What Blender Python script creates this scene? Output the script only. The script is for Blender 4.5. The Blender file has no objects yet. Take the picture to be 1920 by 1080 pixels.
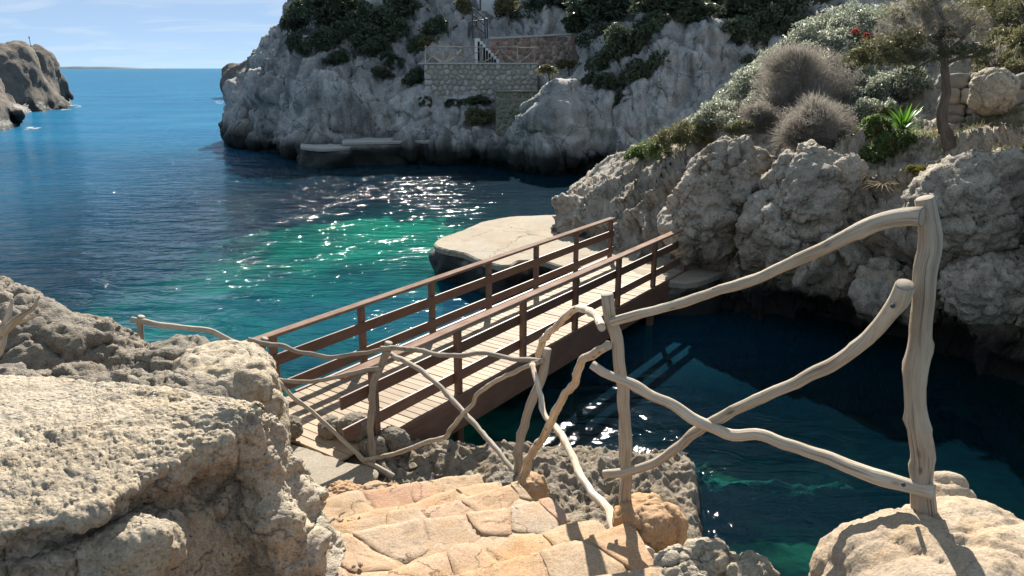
import bpy, bmesh, math, random
import numpy as np
from mathutils import Vector, Matrix
R = math.radians
random.seed(7)
rng = np.random.default_rng(11)
scene = bpy.context.scene
COL = scene.collection

# ------------------------------------------------------------------ camera
EYE_Z = 5.25
PITCH = R(16.43)
FPX = 1397.0
cam_d = bpy.data.cameras.new('camera')
cam_d.sensor_width = 36.0
cam_d.lens = 36.0 * FPX / 1920.0
cam_d.clip_start = 0.05
cam_d.clip_end = 40000.0
cam = bpy.data.objects.new('camera', cam_d)
cam.location = (0, 0, EYE_Z)
cam.rotation_euler = (R(90) - PITCH, 0, 0)
COL.objects.link(cam)
scene.camera = cam

# ------------------------------------------------------------------ sky, sun, exposure
SUN_EL, SUN_AZ = R(36.0), R(1.0)          # azimuth measured from +Y towards +X
world = bpy.data.worlds.new('World')
scene.world = world
world.use_nodes = True
wn, wl = world.node_tree.nodes, world.node_tree.links
wn.clear()
w_out = wn.new('ShaderNodeOutputWorld')
w_bg = wn.new('ShaderNodeBackground')
w_sky = wn.new('ShaderNodeTexSky')
w_sky.sky_type = 'NISHITA'
w_sky.sun_disc = False
w_sky.sun_elevation = SUN_EL
w_sky.sun_rotation = SUN_AZ
w_sky.altitude = 0
w_sky.air_density = 0.3
w_sky.dust_density = 0.0
w_sky.ozone_density = 3.0
w_bg.inputs['Strength'].default_value = 0.047
# thin cirrus, the same over the whole sky
w_tc = wn.new('ShaderNodeTexCoord')
w_sep = wn.new('ShaderNodeSeparateXYZ')
w_div = wn.new('ShaderNodeVectorMath'); w_div.operation = 'DIVIDE'
w_add = wn.new('ShaderNodeMath'); w_add.operation = 'ADD'; w_add.inputs[1].default_value = 0.12
w_cmb = wn.new('ShaderNodeCombineXYZ')
w_map = wn.new('ShaderNodeMapping'); w_map.inputs['Scale'].default_value = (0.9, 1.5, 0.0); w_map.inputs['Location'].default_value = (3.1, 0.4, 0)
w_noi = wn.new('ShaderNodeTexNoise'); w_noi.inputs['Scale'].default_value = 1.6; w_noi.inputs['Detail'].default_value = 8; w_noi.inputs['Distortion'].default_value = 0.9
w_rmp = wn.new('ShaderNodeValToRGB')
w_rmp.color_ramp.elements[0].position = 0.48; w_rmp.color_ramp.elements[0].color = (0, 0, 0, 1)
w_rmp.color_ramp.elements[1].position = 0.78; w_rmp.color_ramp.elements[1].color = (0.42, 0.42, 0.42, 1)
w_mix = wn.new('ShaderNodeMixRGB'); w_mix.inputs['Color2'].default_value = (6.0, 6.5, 7.0, 1)
wl.new(w_tc.outputs['Generated'], w_sep.inputs[0])
wl.new(w_sep.outputs['Z'], w_add.inputs[0])
for k in ('X', 'Y', 'Z'):
    wl.new(w_add.outputs[0], w_cmb.inputs[k])
wl.new(w_tc.outputs['Generated'], w_div.inputs[0]); wl.new(w_cmb.outputs[0], w_div.inputs[1])
wl.new(w_div.outputs[0], w_map.inputs['Vector']); wl.new(w_map.outputs[0], w_noi.inputs['Vector'])
wl.new(w_noi.outputs['Fac'], w_rmp.inputs[0]); wl.new(w_rmp.outputs[0], w_mix.inputs['Fac'])
w_wb = wn.new('ShaderNodeMixRGB'); w_wb.blend_type = 'MULTIPLY'; w_wb.inputs['Fac'].default_value = 1.0; w_wb.inputs['Color2'].default_value = (0.9, 0.95, 0.97, 1)
wl.new(w_sky.outputs[0], w_wb.inputs['Color1']); w_veil = wn.new('ShaderNodeMixRGB'); w_veil.inputs['Fac'].default_value = 0.70; w_veil.inputs['Color2'].default_value = (3.4, 4.5, 5.7, 1)   # thin even veil of high haze over the whole dome
wl.new(w_wb.outputs[0], w_veil.inputs['Color1']); wl.new(w_veil.outputs[0], w_mix.inputs['Color1']); wl.new(w_mix.outputs[0], w_bg.inputs['Color'])
wl.new(w_bg.outputs[0], w_out.inputs['Surface'])

sun_d = bpy.data.lights.new('sun', 'SUN')
sun_d.energy = 4.0
sun_d.angle = R(0.5)
sun_d.color = (1.0, 0.93, 0.82)
sun = bpy.data.objects.new('sun', sun_d)
sdir = Vector((math.sin(SUN_AZ) * math.cos(SUN_EL), math.cos(SUN_AZ) * math.cos(SUN_EL), math.sin(SUN_EL)))
sun.rotation_euler = (-sdir).to_track_quat('-Z', 'Y').to_euler()
COL.objects.link(sun)

scene.view_settings.view_transform = 'Standard'
scene.view_settings.look = 'None'
scene.view_settings.gamma = 1.0
scene.view_settings.use_curve_mapping = False
scene.view_settings.exposure = 1.6
scene.cycles.use_denoising = True
scene.cycles.max_bounces = 6
scene.cycles.diffuse_bounces = 3
scene.cycles.transparent_max_bounces = 12
scene.cycles.caustics_reflective = False
scene.cycles.caustics_refractive = False

# ------------------------------------------------------------------ helpers: placing
_c, _s = math.cos(PITCH), math.sin(PITCH)
def ray(px, py):
    a = (px - 960) / FPX; b = (540 - py) / FPX
    return np.array((a, _c + b * _s, -_s + b * _c))
def at(px, py, y):
    """a point of the place: the sight line through that spot of the photo, at distance y ahead"""
    r = ray(px, py); t = y / r[1]
    return np.array((r[0] * t, y, EYE_Z + r[2] * t))
def atz(px, py, z):
    r = ray(px, py); t = (z - EYE_Z) / r[2]
    return np.array((r[0] * t, r[1] * t, z))

# ------------------------------------------------------------------ helpers: noise
_perm = rng.permutation(256)
_perm = np.concatenate([_perm, _perm, _perm])
_g = rng.normal(size=(256, 3)); _g /= np.linalg.norm(_g, axis=1)[:, None]
_jit = rng.random((256, 3))
def _hash(ix, iy, iz):
    return _perm[_perm[_perm[ix & 255] + (iy & 255)] + (iz & 255)]
def perlin(p):
    i = np.floor(p).astype(np.int64); f = p - i
    u = f * f * f * (f * (f * 6 - 15) + 10)
    out = 0
    for dx in (0, 1):
        wx = u[:, 0] if dx else 1 - u[:, 0]
        for dy in (0, 1):
            wy = u[:, 1] if dy else 1 - u[:, 1]
            for dz in (0, 1):
                wz = u[:, 2] if dz else 1 - u[:, 2]
                g = _g[_hash(i[:, 0] + dx, i[:, 1] + dy, i[:, 2] + dz)]
                d = g[:, 0] * (f[:, 0] - dx) + g[:, 1] * (f[:, 1] - dy) + g[:, 2] * (f[:, 2] - dz)
                out = out + wx * wy * wz * d
    return out * 1.5
def fbm(p, oct=4, gain=0.5, lac=2.03):
    a, s = 1.0, 0.0
    for k in range(oct):
        s = s + a * perlin(p + 17.3 * k); p = p * lac; a *= gain
    return s
def ridged(p, oct=4, gain=0.5):
    a, s = 1.0, 0.0
    for k in range(oct):
        s = s + a * (1 - 2 * np.abs(perlin(p + 9.7 * k))); p = p * 2.07; a *= gain
    return s
def billow(p, oct=3, gain=0.5):
    a, s = 1.0, 0.0
    for k in range(oct):
        s = s + a * (np.abs(perlin(p + 5.1 * k)) * 2 - 0.5); p = p * 2.07; a *= gain
    return s
def worley(p):
    i = np.floor(p).astype(np.int64)
    f1 = np.full(len(p), 9.0); f2 = np.full(len(p), 9.0)
    for dx in (-1, 0, 1):
        for dy in (-1, 0, 1):
            for dz in (-1, 0, 1):
                c = i + (dx, dy, dz)
                q = c + _jit[_hash(c[:, 0], c[:, 1], c[:, 2])]
                d = np.sqrt(((p - q) ** 2).sum(1))
                m = d < f1
                f2 = np.where(m, f1, np.minimum(f2, d)); f1 = np.where(m, d, f1)
    return f1, f2
def blocks(p):
    """random level per cell, plus distance to the nearest joint between cells"""
    i = np.floor(p).astype(np.int64)
    f1 = np.full(len(p), 9.0); f2 = np.full(len(p), 9.0); idv = np.zeros(len(p))
    for dx in (-1, 0, 1):
        for dy in (-1, 0, 1):
            for dz in (-1, 0, 1):
                c = i + (dx, dy, dz); h = _hash(c[:, 0], c[:, 1], c[:, 2])
                d = np.sqrt(((p - (c + _jit[h])) ** 2).sum(1)); m = d < f1
                f2 = np.where(m, f1, np.minimum(f2, d)); idv = np.where(m, _jit[(h + 77) & 255, 0], idv); f1 = np.where(m, d, f1)
    return idv, f2 - f1
def warp(p, f, a):
    return p + a * np.stack([perlin(p * f), perlin(p * f + 9.3), perlin(p * f + 31.7)], 1)
def sstep(a, b, x):
    t = np.clip((x - a) / (b - a), 0, 1)
    return t * t * (3 - 2 * t)
def interp(x, pts):
    return np.interp(x, [p[0] for p in pts], [p[1] for p in pts])

# ------------------------------------------------------------------ helpers: objects
def link(o, parent=None, label=None, cat=None, group=None, kind=None):
    COL.objects.link(o)
    if parent is not None: o.parent = parent
    if label: o['label'] = label
    if cat: o['category'] = cat
    if group: o['group'] = group
    if kind: o['kind'] = kind
    return o
def empty(name, loc, label, cat, group=None):
    o = bpy.data.objects.new(name, None)
    o.location = loc; o.empty_display_size = 0.2
    return link(o, None, label, cat, group)
def mesh_np(name, v, f, mat=None, smooth=True, uv=None):
    """v (N,3); f (M,k) array or list of arrays of equal-k faces"""
    me = bpy.data.meshes.new(name)
    fs = f if isinstance(f, list) else [f]
    fs = [np.asarray(a, dtype=np.int32) for a in fs if len(a)]
    me.vertices.add(len(v)); me.vertices.foreach_set('co', np.asarray(v, dtype=np.float32).ravel())
    nl = sum(a.size for a in fs); nf = sum(len(a) for a in fs)
    me.loops.add(nl); me.loops.foreach_set('vertex_index', np.concatenate([a.ravel() for a in fs]))
    tot = np.concatenate([np.full(len(a), a.shape[1], dtype=np.int32) for a in fs])
    st = np.concatenate([[0], np.cumsum(tot)[:-1]]).astype(np.int32)
    me.polygons.add(nf)
    me.polygons.foreach_set('loop_start', st)
    me.polygons.foreach_set('loop_total', tot)
    me.polygons.foreach_set('use_smooth', np.full(nf, bool(smooth)))
    me.update(calc_edges=True)
    if uv is not None:
        l = me.uv_layers.new(name='uv')
        vi = np.concatenate([a.ravel() for a in fs])
        l.data.foreach_set('uv', np.asarray(uv, dtype=np.float32)[vi].ravel())
    if mat: me.materials.append(mat)
    return me
def mobj(name, me, parent=None, **kw):
    return link(bpy.data.objects.new(name, me), parent, **kw)
def local(o, v):
    """world vertices into the frame of a thing whose empty only has a location"""
    return np.asarray(v) - np.array(o.location)
def grid_faces(nu, nv, closed_u=False):
    a = np.arange(nu * nv).reshape(nu, nv)
    if closed_u: a = np.vstack([a, a[:1]])
    return np.stack([a[:-1, :-1], a[1:, :-1], a[1:, 1:], a[:-1, 1:]], -1).reshape(-1, 4)
def normals(v, f):
    n = np.zeros_like(v)
    q = v[f]
    fn = np.cross(q[:, 2] - q[:, 0], q[:, 3 if f.shape[1] > 3 else 1] - q[:, 1 if f.shape[1] > 3 else 0])
    for k in range(f.shape[1]):
        for ax in range(3):
            n[:, ax] += np.bincount(f[:, k], fn[:, ax], len(v))
    return n / (np.linalg.norm(n, axis=1)[:, None] + 1e-9)
def catmull(P, n):
    """P (k, ...) control rows -> n rows along a Catmull-Rom curve"""
    P = np.asarray(P, float); k = len(P)
    E = np.concatenate([[2 * P[0] - P[1]], P, [2 * P[-1] - P[-2]]])
    t = np.linspace(0, k - 1 - 1e-9, n); i = t.astype(int); f = (t - i).reshape((-1,) + (1,) * (P.ndim - 1))
    a, b, c, d = E[i], E[i + 1], E[i + 2], E[i + 3]
    return 0.5 * (2 * b + (c - a) * f + (2 * a - 5 * b + 4 * c - d) * f * f + (3 * b - a - 3 * c + d) * f ** 3)
def even(P, n):
    """resample rows of a (m, ...) curve bundle by mean arc length"""
    d = np.linalg.norm(np.diff(P, axis=0), axis=-1)
    while d.ndim > 1: d = d.mean(-1)
    s = np.concatenate([[0], np.cumsum(d)]); s /= s[-1]
    t = np.linspace(0, 1, n); i = np.clip(np.searchsorted(s, t) - 1, 0, len(s) - 2)
    f = ((t - s[i]) / (s[i + 1] - s[i])).reshape((-1,) + (1,) * (P.ndim - 1))
    return P[i] * (1 - f) + P[i + 1] * f
def sheet(ctrl, nu, nv):
    """ctrl (rows, cols, 3) -> (nu*nv,3) smooth surface, faces"""
    A = even(catmull(np.asarray(ctrl, float), nu * 2), nu)
    B = even(catmull(A.transpose(1, 0, 2), nv * 2), nv).transpose(1, 0, 2)
    return B.reshape(-1, 3), grid_faces(nu, nv)
def flip_to(v, f, toward):
    """make face winding so that normals look towards a point"""
    n = normals(v, f)
    if ((np.asarray(toward) - v) * n).sum(1).mean() < 0: f = f[:, ::-1]
    return f

# ------------------------------------------------------------------ helpers: materials
def new_mat(name):
    m = bpy.data.materials.new(name); m.use_nodes = True
    nt = m.node_tree; nt.nodes.clear()
    return m, nt
class N:
    """small node-graph writer"""
    def __init__(s, nt): s.nt = nt
    def n(s, t, **kw):
        x = s.nt.nodes.new(t)
        for k, v in kw.items(): setattr(x, k, v)
        return x
    def l(s, a, b): s.nt.links.new(a, b)
    def pos(s): return s.n('ShaderNodeNewGeometry').outputs['Position']
    def mapping(s, vec, scale=(1, 1, 1), rot=(0, 0, 0), loc=(0, 0, 0)):
        m = s.n('ShaderNodeMapping'); s.l(vec, m.inputs['Vector'])
        m.inputs['Scale'].default_value = scale; m.inputs['Rotation'].default_value = rot; m.inputs['Location'].default_value = loc
        return m.outputs[0]
    def noise(s, vec, scale, detail=6, rough=0.55, dist=0.0):
        x = s.n('ShaderNodeTexNoise'); s.l(vec, x.inputs['Vector'])
        x.inputs['Scale'].default_value = scale; x.inputs['Detail'].default_value = detail
        x.inputs['Roughness'].default_value = rough; x.inputs['Distortion'].default_value = dist
        return x.outputs['Fac']
    def voro(s, vec, scale, feature='F1', out='Distance'):
        x = s.n('ShaderNodeTexVoronoi'); x.feature = feature; s.l(vec, x.inputs['Vector'])
        x.inputs['Scale'].default_value = scale
        return x.outputs[out]
    def ramp(s, fac, stops):
        x = s.n('ShaderNodeValToRGB'); s.l(fac, x.inputs[0])
        e = x.color_ramp.elements
        while len(e) < len(stops): e.new(0.5)
        for k, (p, c) in enumerate(stops):
            e[k].position = p
            e[k].color = (c, c, c, 1) if isinstance(c, (int, float)) else (*c, 1)
        return x.outputs[0]
    def mix(s, fac, a, b, mode='MIX'):
        x = s.n('ShaderNodeMixRGB', blend_type=mode)
        for k, q in (('Fac', fac), ('Color1', a), ('Color2', b)):
            if isinstance(q, (int, float)): x.inputs[k].default_value = q if k == 'Fac' else (q, q, q, 1)
            elif isinstance(q, tuple): x.inputs[k].default_value = (*q, 1)
            else: s.l(q, x.inputs[k])
        return x.outputs[0]
    def math(s, op, a, b=None, clamp=False):
        x = s.n('ShaderNodeMath', operation=op); x.use_clamp = clamp
        for k, q in ((0, a), (1, b)):
            if q is None: continue
            if isinstance(q, (int, float)): x.inputs[k].default_value = q
            else: s.l(q, x.inputs[k])
        return x.outputs[0]
    def bump(s, h, dist, strength=1.0, normal=None):
        x = s.n('ShaderNodeBump'); s.l(h, x.inputs['Height'])
        x.inputs['Distance'].default_value = dist; x.inputs['Strength'].default_value = strength
        if normal is not None: s.l(normal, x.inputs['Normal'])
        return x.outputs[0]
    def out(s, sh): s.l(sh, s.n('ShaderNodeOutputMaterial').inputs['Surface'])
    def pbr(s, col, rough=0.8, normal=None, spec=0.3):
        x = s.n('ShaderNodeBsdfPrincipled')
        if isinstance(col, tuple): x.inputs['Base Color'].default_value = (*col, 1)
        else: s.l(col, x.inputs['Base Color'])
        if isinstance(rough, (int, float)): x.inputs['Roughness'].default_value = rough
        else: s.l(rough, x.inputs['Roughness'])
        x.inputs['Specular IOR Level'].default_value = spec
        if normal is not None: s.l(normal, x.inputs['Normal'])
        return x.outputs[0]
def rock_mat(name, base, dark, light, warm, k=1.0, bump=0.02, wet=None, streak=0.0, lichen=0.5, pit=0.5, crack=0.0):
    """limestone; k scales the pattern frequencies; wet = top of the dark tidal band"""
    m, nt = new_mat(name); g = N(nt); P = g.pos()
    n1 = g.noise(P, 0.9 * k, 6, 0.6, 0.4)
    c = g.mix(g.ramp(n1, [(0.32, 0), (0.66, 1)]), base, light)
    n2 = g.noise(g.mapping(P, loc=(7, 3, 1)), 2.3 * k, 8, 0.62, 0.6)
    c = g.mix(g.ramp(n2, [(0.5, 0.0), (0.68, 0.8)]), c, warm)
    n3 = g.noise(g.mapping(P, loc=(1, 9, 4)), 5.0 * k, 10, 0.7, 0.3)
    c = g.mix(g.ramp(n3, [(0.48, 0.0), (0.66, lichen)]), c, dark)
    if streak:
        n4 = g.noise(g.mapping(P, scale=(1.0 * k, 1.0 * k, 0.14 * k)), 1.7, 8, 0.65, 0.8)
        c = g.mix(g.ramp(n4, [(0.47, 0.0), (0.62, streak)]), c, dark)
    n5 = g.noise(g.mapping(P, loc=(4, 2, 8)), 0.55 * k, 4, 0.6, 1.0)
    c = g.mix(g.ramp(n5, [(0.42, 0.0), (0.60, 0.45)]), c, tuple(0.55 * a + 0.45 * sum(base) / 3 for a in light))
    v1 = g.voro(g.mapping(P, scale=(1, 1, 1.2)), 22 * k)
    c = g.mix(g.ramp(v1, [(0.0, pit * 0.6), (0.35, 0.0)]), c, dark)
    if crack:
        wv = g.n('ShaderNodeVectorMath', operation='ADD'); g.l(P, wv.inputs[0])
        nz_ = g.n('ShaderNodeTexNoise'); g.l(P, nz_.inputs['Vector']); nz_.inputs['Scale'].default_value = 3.0 * crack; nz_.inputs['Detail'].default_value = 5
        sc_ = g.n('ShaderNodeVectorMath', operation='SCALE'); g.l(nz_.outputs['Color'], sc_.inputs[0]); sc_.inputs['Scale'].default_value = 0.55 / crack
        g.l(sc_.outputs[0], wv.inputs[1])
        ce = g.voro(wv.outputs[0], crack, 'DISTANCE_TO_EDGE')
        cmask = g.math('MULTIPLY', g.ramp(ce, [(0.0, 0.85), (0.018, 0.0)]), g.ramp(g.noise(P, 1.1 * crack, 3), [(0.42, 0.0), (0.58, 1.0)]))
        c = g.mix(cmask, c, tuple(0.5 * a for a in dark))
    fine = g.noise(P, 60 * k, 6, 0.7)
    c = g.mix(0.6, c, g.ramp(fine, [(0.32, 0.35), (0.62, 1.08)]), 'MULTIPLY')
    rough = 0.92
    if wet is not None:
        sx = g.n('ShaderNodeSeparateXYZ'); g.l(P, sx.inputs[0])
        zz = g.math('ADD', sx.outputs['Z'], g.math('MULTIPLY', g.noise(P, 1.3 * k, 5), -wet * 1.1))
        w = g.ramp(g.math('DIVIDE', zz, wet), [(0.05, 1.0), (0.55, 0.0)])
        c = g.mix(w, c, (0.022, 0.024, 0.022))
        rough = g.ramp(w, [(0.0, 0.92), (1.0, 0.5)])
    h = g.math('ADD', g.noise(P, 9 * k, 10, 0.66, 0.3), g.math('MULTIPLY', g.ramp(v1, [(0.0, 0.0), (0.4, 1.0)]), 0.35 * pit))
    h = g.math('ADD', h, g.math('MULTIPLY', g.noise(P, 45 * k, 6, 0.7), 0.22))
    g.out(g.pbr(c, rough, g.bump(h, bump), 0.2))
    return m
def wood_mat(name, a, b, dark, ring=34.0, bump=0.004, rough=0.75, spec=0.25, knots=0.0):
    """weathered wood; grain runs along v of the uv map"""
    m, nt = new_mat(name); g = N(nt)
    uv = g.n('ShaderNodeUVMap').outputs[0]
    info = g.n('ShaderNodeObjectInfo').outputs['Random']
    off = g.n('ShaderNodeCombineXYZ'); g.l(g.math('MULTIPLY', info, 37.0), off.inputs[0]); g.l(g.math('MULTIPLY', info, 91.0), off.inputs[1])
    va = g.n('ShaderNodeVectorMath', operation='ADD'); g.l(uv, va.inputs[0]); g.l(off.outputs[0], va.inputs[1])
    V = va.outputs[0]
    gr = g.noise(g.mapping(V, scale=(ring, 2.2, 1)), 1.0, 8, 0.65, 0.35)
    big = g.noise(g.mapping(V, scale=(5, 2.4, 1)), 1.0, 4, 0.6, 0.3)
    c = g.mix(g.ramp(big, [(0.35, 0), (0.68, 1)]), a, b)
    c = g.mix(g.ramp(gr, [(0.50, 0.0), (0.72, 0.75)]), c, dark)
    if knots:
        v = g.voro(g.mapping(V, scale=(8, 6.5, 1)), 1.0)
        c = g.mix(g.ramp(v, [(0.07, knots), (0.20, 0.0)]), c, tuple(0.6 * t for t in dark))
        st = g.noise(g.mapping(V, scale=(9, 5, 1), loc=(3, 8, 0)), 1.0, 6, 0.6, 0.5)
        c = g.mix(g.ramp(st, [(0.55, 0.0), (0.75, 0.6)]), c, (0.33, 0.21, 0.12))
        ck = g.noise(g.mapping(V, scale=(60, 1.3, 1)), 1.0, 3, 0.5, 0.2)
        c = g.mix(g.ramp(ck, [(0.61, 0.0), (0.66, 0.85)]), c, dark)
    pv = g.ramp(info, [(0.0, 0.66), (1.0, 1.15)])
    c = g.mix(1.0, c, pv, 'MULTIPLY')
    bl = g.noise(g.mapping(g.pos(), loc=(5, 1, 2)), 2.1, 6, 0.65, 0.4)
    c = g.mix(g.ramp(bl, [(0.50, 0.0), (0.70, 0.35)]), c, tuple(0.5 * a + 0.06 for a in b))
    h = g.math('ADD', gr, g.math('MULTIPLY', big, 0.5))
    g.out(g.pbr(c, rough, g.bump(h, bump), spec))
    return m
def plain_mat(name, a, b, scale=6, rough=0.85, bump=0.004, spec=0.3, k2=60):
    m, nt = new_mat(name); g = N(nt); P = g.pos()
    n = g.noise(P, scale, 8, 0.62, 0.3); n2 = g.noise(P, k2, 6, 0.7)
    c = g.mix(g.ramp(n, [(0.32, 0), (0.68, 1)]), a, b)
    c = g.mix(0.35, c, g.ramp(n2, [(0.3, 0.4), (0.7, 1.0)]), 'MULTIPLY')
    g.out(g.pbr(c, rough, g.bump(g.math('ADD', n, g.math('MULTIPLY', n2, 0.35)), bump), spec))
    return m
def leaf_mat(name, a, b, trans=0.35, rough=0.45, spec=0.4, tip=None):
    m, nt = new_mat(name); g = N(nt)
    geo = g.n('ShaderNodeNewGeometry')
    r = geo.outputs['Random Per Island']
    c = g.mix(r, a, b)
    big = g.noise(geo.outputs['Position'], 0.9, 3)
    c = g.mix(g.ramp(big, [(0.35, 0.55), (0.65, 0.0)]), c, tuple(0.55 * x for x in a))
    if tip: c = g.mix(g.ramp(r, [(0.86, 0.0), (0.93, 0.9)]), c, tip)
    p = g.pbr(c, rough, None, spec)
    t = g.n('ShaderNodeBsdfTranslucent'); g.l(c, t.inputs[0])
    x = g.n('ShaderNodeMixShader'); x.inputs[0].default_value = trans
    g.l(p, x.inputs[1]); g.l(t.outputs[0], x.inputs[2])
    g.out(x.outputs[0])
    return m

M = {}
M['rock_near'] = rock_mat('pale_limestone', (0.41, 0.335, 0.24), (0.15, 0.125, 0.095), (0.56, 0.475, 0.36), (0.50, 0.39, 0.25), 1.7, 0.030, lichen=0.62, pit=0.9, crack=1.6)
M['rock_bank'] = rock_mat('pitted_grey_limestone', (0.216, 0.184, 0.146), (0.068, 0.061, 0.053), (0.288, 0.254, 0.206), (0.264, 0.213, 0.146), 1.6, 0.03, lichen=0.7, pit=0.9)
M['rock_cliff'] = rock_mat('grey_cliff_limestone', (0.348, 0.302, 0.238), (0.063, 0.057, 0.050), (0.561, 0.491, 0.397), (0.416, 0.307, 0.198), 0.8, 0.075, wet=0.9, streak=0.45, lichen=0.7, pit=0.6, crack=0.9)
M['rock_far'] = rock_mat('far_cliff_limestone', (0.255, 0.25, 0.24), (0.06, 0.07, 0.07), (0.58, 0.565, 0.54), (0.34, 0.29, 0.24), 0.30, 0.14, wet=1.5, streak=0.8, lichen=0.6, pit=0.3, crack=0.35)
M['rock_head'] = rock_mat('headland_limestone', (0.153, 0.128, 0.106), (0.051, 0.047, 0.044), (0.212, 0.178, 0.150), (0.187, 0.145, 0.106), 0.2, 0.25, wet=1.6, streak=0.5, lichen=0.6, pit=0.3)
M['earth'] = rock_mat('brown_rubble_earth', (0.25, 0.20, 0.145), (0.075, 0.062, 0.05), (0.34, 0.285, 0.215), (0.25, 0.18, 0.11), 2.4, 0.03, wet=0.22, lichen=0.7, pit=0.8)
M['sandstone'] = rock_mat('orange_sandstone', (0.416, 0.246, 0.128), (0.225, 0.126, 0.060), (0.466, 0.312, 0.188), (0.458, 0.246, 0.101), 1.5, 0.010, lichen=0.25, pit=0.25, crack=2.2)
M['sandstone_grey'] = rock_mat('pale_grey_flagstone', (0.373, 0.261, 0.164), (0.194, 0.138, 0.092), (0.406, 0.319, 0.229), (0.406, 0.261, 0.138), 1.5, 0.010, lichen=0.25, pit=0.25, crack=2.2)
M['rock_post'] = rock_mat('pale_orange_limestone', (0.387, 0.292, 0.202), (0.172, 0.129, 0.086), (0.447, 0.361, 0.267), (0.430, 0.301, 0.172), 1.7, 0.014, lichen=0.25, pit=0.4, crack=1.5)
M['sandstone_pink'] = rock_mat('sandstone_pink', (0.399, 0.231, 0.141), (0.216, 0.119, 0.067), (0.449, 0.290, 0.195), (0.416, 0.208, 0.108), 1.5, 0.010, lichen=0.35, pit=0.3, crack=2.2)
M['sandstone_tan'] = rock_mat('sandstone_tan', (0.382, 0.261, 0.154), (0.203, 0.130, 0.072), (0.438, 0.319, 0.210), (0.422, 0.254, 0.118), 1.5, 0.010, lichen=0.35, pit=0.3, crack=2.0)
M['concrete'] = rock_mat('worn_concrete', (0.296, 0.248, 0.181), (0.185, 0.152, 0.115), (0.370, 0.322, 0.248), (0.326, 0.244, 0.163), 0.8, 0.006, lichen=0.45, pit=0.15, crack=0.55)
M['mortar'] = plain_mat('lime_mortar', (0.30, 0.27, 0.23), (0.38, 0.34, 0.29), 3, 0.95, 0.01, 0.2)
M['rustic'] = wood_mat('bleached_branch_wood', (0.44, 0.35, 0.25), (0.60, 0.52, 0.41), (0.15, 0.11, 0.08), 30, 0.010, 0.78, 0.25, 0.95)
M['rustic_grey'] = wood_mat('grey_branch_wood', (0.29, 0.25, 0.20), (0.44, 0.39, 0.325), (0.10, 0.08, 0.065), 22, 0.007, 0.8, 0.25, 0.5)
M['cut_wood'] = wood_mat('cut_end_wood', (0.38, 0.32, 0.25), (0.44, 0.37, 0.29), (0.24, 0.19, 0.14), 18, 0.002, 0.85)
M['red_wood'] = wood_mat('red_brown_stained_timber', (0.137, 0.073, 0.049), (0.181, 0.098, 0.065), (0.066, 0.039, 0.029), 30, 0.002, 0.5, 0.4)
M['cap_wood'] = wood_mat('weathered_handrail_timber', (0.240, 0.140, 0.100), (0.359, 0.259, 0.200), (0.130, 0.070, 0.049), 30, 0.002, 0.85, 0.08)  # worn caps, made paler: glare on the handrail tops put into the colour
M['deck_wood'] = wood_mat('pale_decking', (0.318, 0.229, 0.148), (0.385, 0.292, 0.200), (0.200, 0.133, 0.081), 30, 0.002, 0.7, 0.25)
M['dark_metal'] = plain_mat('dark_iron', (0.03, 0.03, 0.035), (0.05, 0.05, 0.05), 20, 0.5, 0.001, 0.5)
M['white_wall'] = plain_mat('white_render', (0.62, 0.62, 0.60), (0.72, 0.71, 0.69), 2, 0.9, 0.004, 0.2)
M['coping'] = plain_mat('pale_coping', (0.400, 0.376, 0.336), (0.480, 0.456, 0.416), 3, 0.9, 0.004, 0.2)
M['foam'] = plain_mat('white_foam', (0.34, 0.40, 0.45), (0.46, 0.52, 0.56), 2, 0.7, 0.02, 0.3)

# ================================================================== SETTING
# ------------------------------------------------------------------ sea bed and sea
def bed_depth(x, y):
    d = 2.3 + 0 * x
    d = d + 3.6 * sstep(-9, -26, x) + 5.0 * sstep(46, 66, y) + 20 * sstep(60, 160, y)
    d = d + 1.6 * np.exp(-(((x + 3) / 5.0) ** 2 + ((y - 15.5) / 3.4) ** 2))
    d = d - 0.6 * np.exp(-(((x + 5.5) / 7.0) ** 2 + ((y - 33) / 9) ** 2))
    d = d - 1.2 * sstep(11.5, 9.2, y) * sstep(-5, -2, x) * sstep(1.4, 0.4, x)
    d = d - 0.5 * sstep(-1, 3, x) * sstep(15, 11, y)
    k = sstep(-0.6, 1.2, x) * sstep(14, 10, y)          # the inner cove is shallow
    d = d * (1 - k) + 1.25 * k
    return np.maximum(d, 0.35)
def sand_mask(x, y):
    s = 1.0 * np.exp(-(((x + 5.0) / 5.0) ** 2 + ((y - 33.5) / 6.5) ** 2))
    s = s + 0.62 * np.exp(-(((x + 11.0) / 12.0) ** 2 + ((y - 19.0) / 10.0) ** 2))
    return s + 0.07 * sstep(0.5, 1.8, x) * sstep(10.5, 8.0, y)
xs = np.concatenate([-np.geomspace(6000, 72, 40), np.arange(-70, 40.1, 0.5), np.geomspace(42, 6000, 40)]); ys = np.concatenate([np.arange(-6, 100.1, 0.5), np.geomspace(102, 24000, 70)])
X, Y = np.meshgrid(xs, ys, indexing='ij')
p = np.stack([X.ravel(), Y.ravel(), np.zeros(X.size)], 1)
inner = sstep(0.2, 1.5, p[:, 0]) * sstep(13, 10, p[:, 1])
dz = (0.35 - 0.1 * inner) * fbm(p * 0.35, 4) + 0.25 * np.maximum(ridged(p * 0.9, 3) - 0.4, 0) * (1 - inner) * (1 - np.clip(sand_mask(p[:, 0], p[:, 1]), 0, 1))
v = p.copy(); v[:, 2] = -np.maximum(bed_depth(p[:, 0], p[:, 1]) - dz, 0.25)
m, nt = new_mat('sea_bed_sand_and_weed'); g = N(nt)
att = g.n('ShaderNodeAttribute', attribute_name='sand').outputs['Fac']
P = g.pos()
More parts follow.
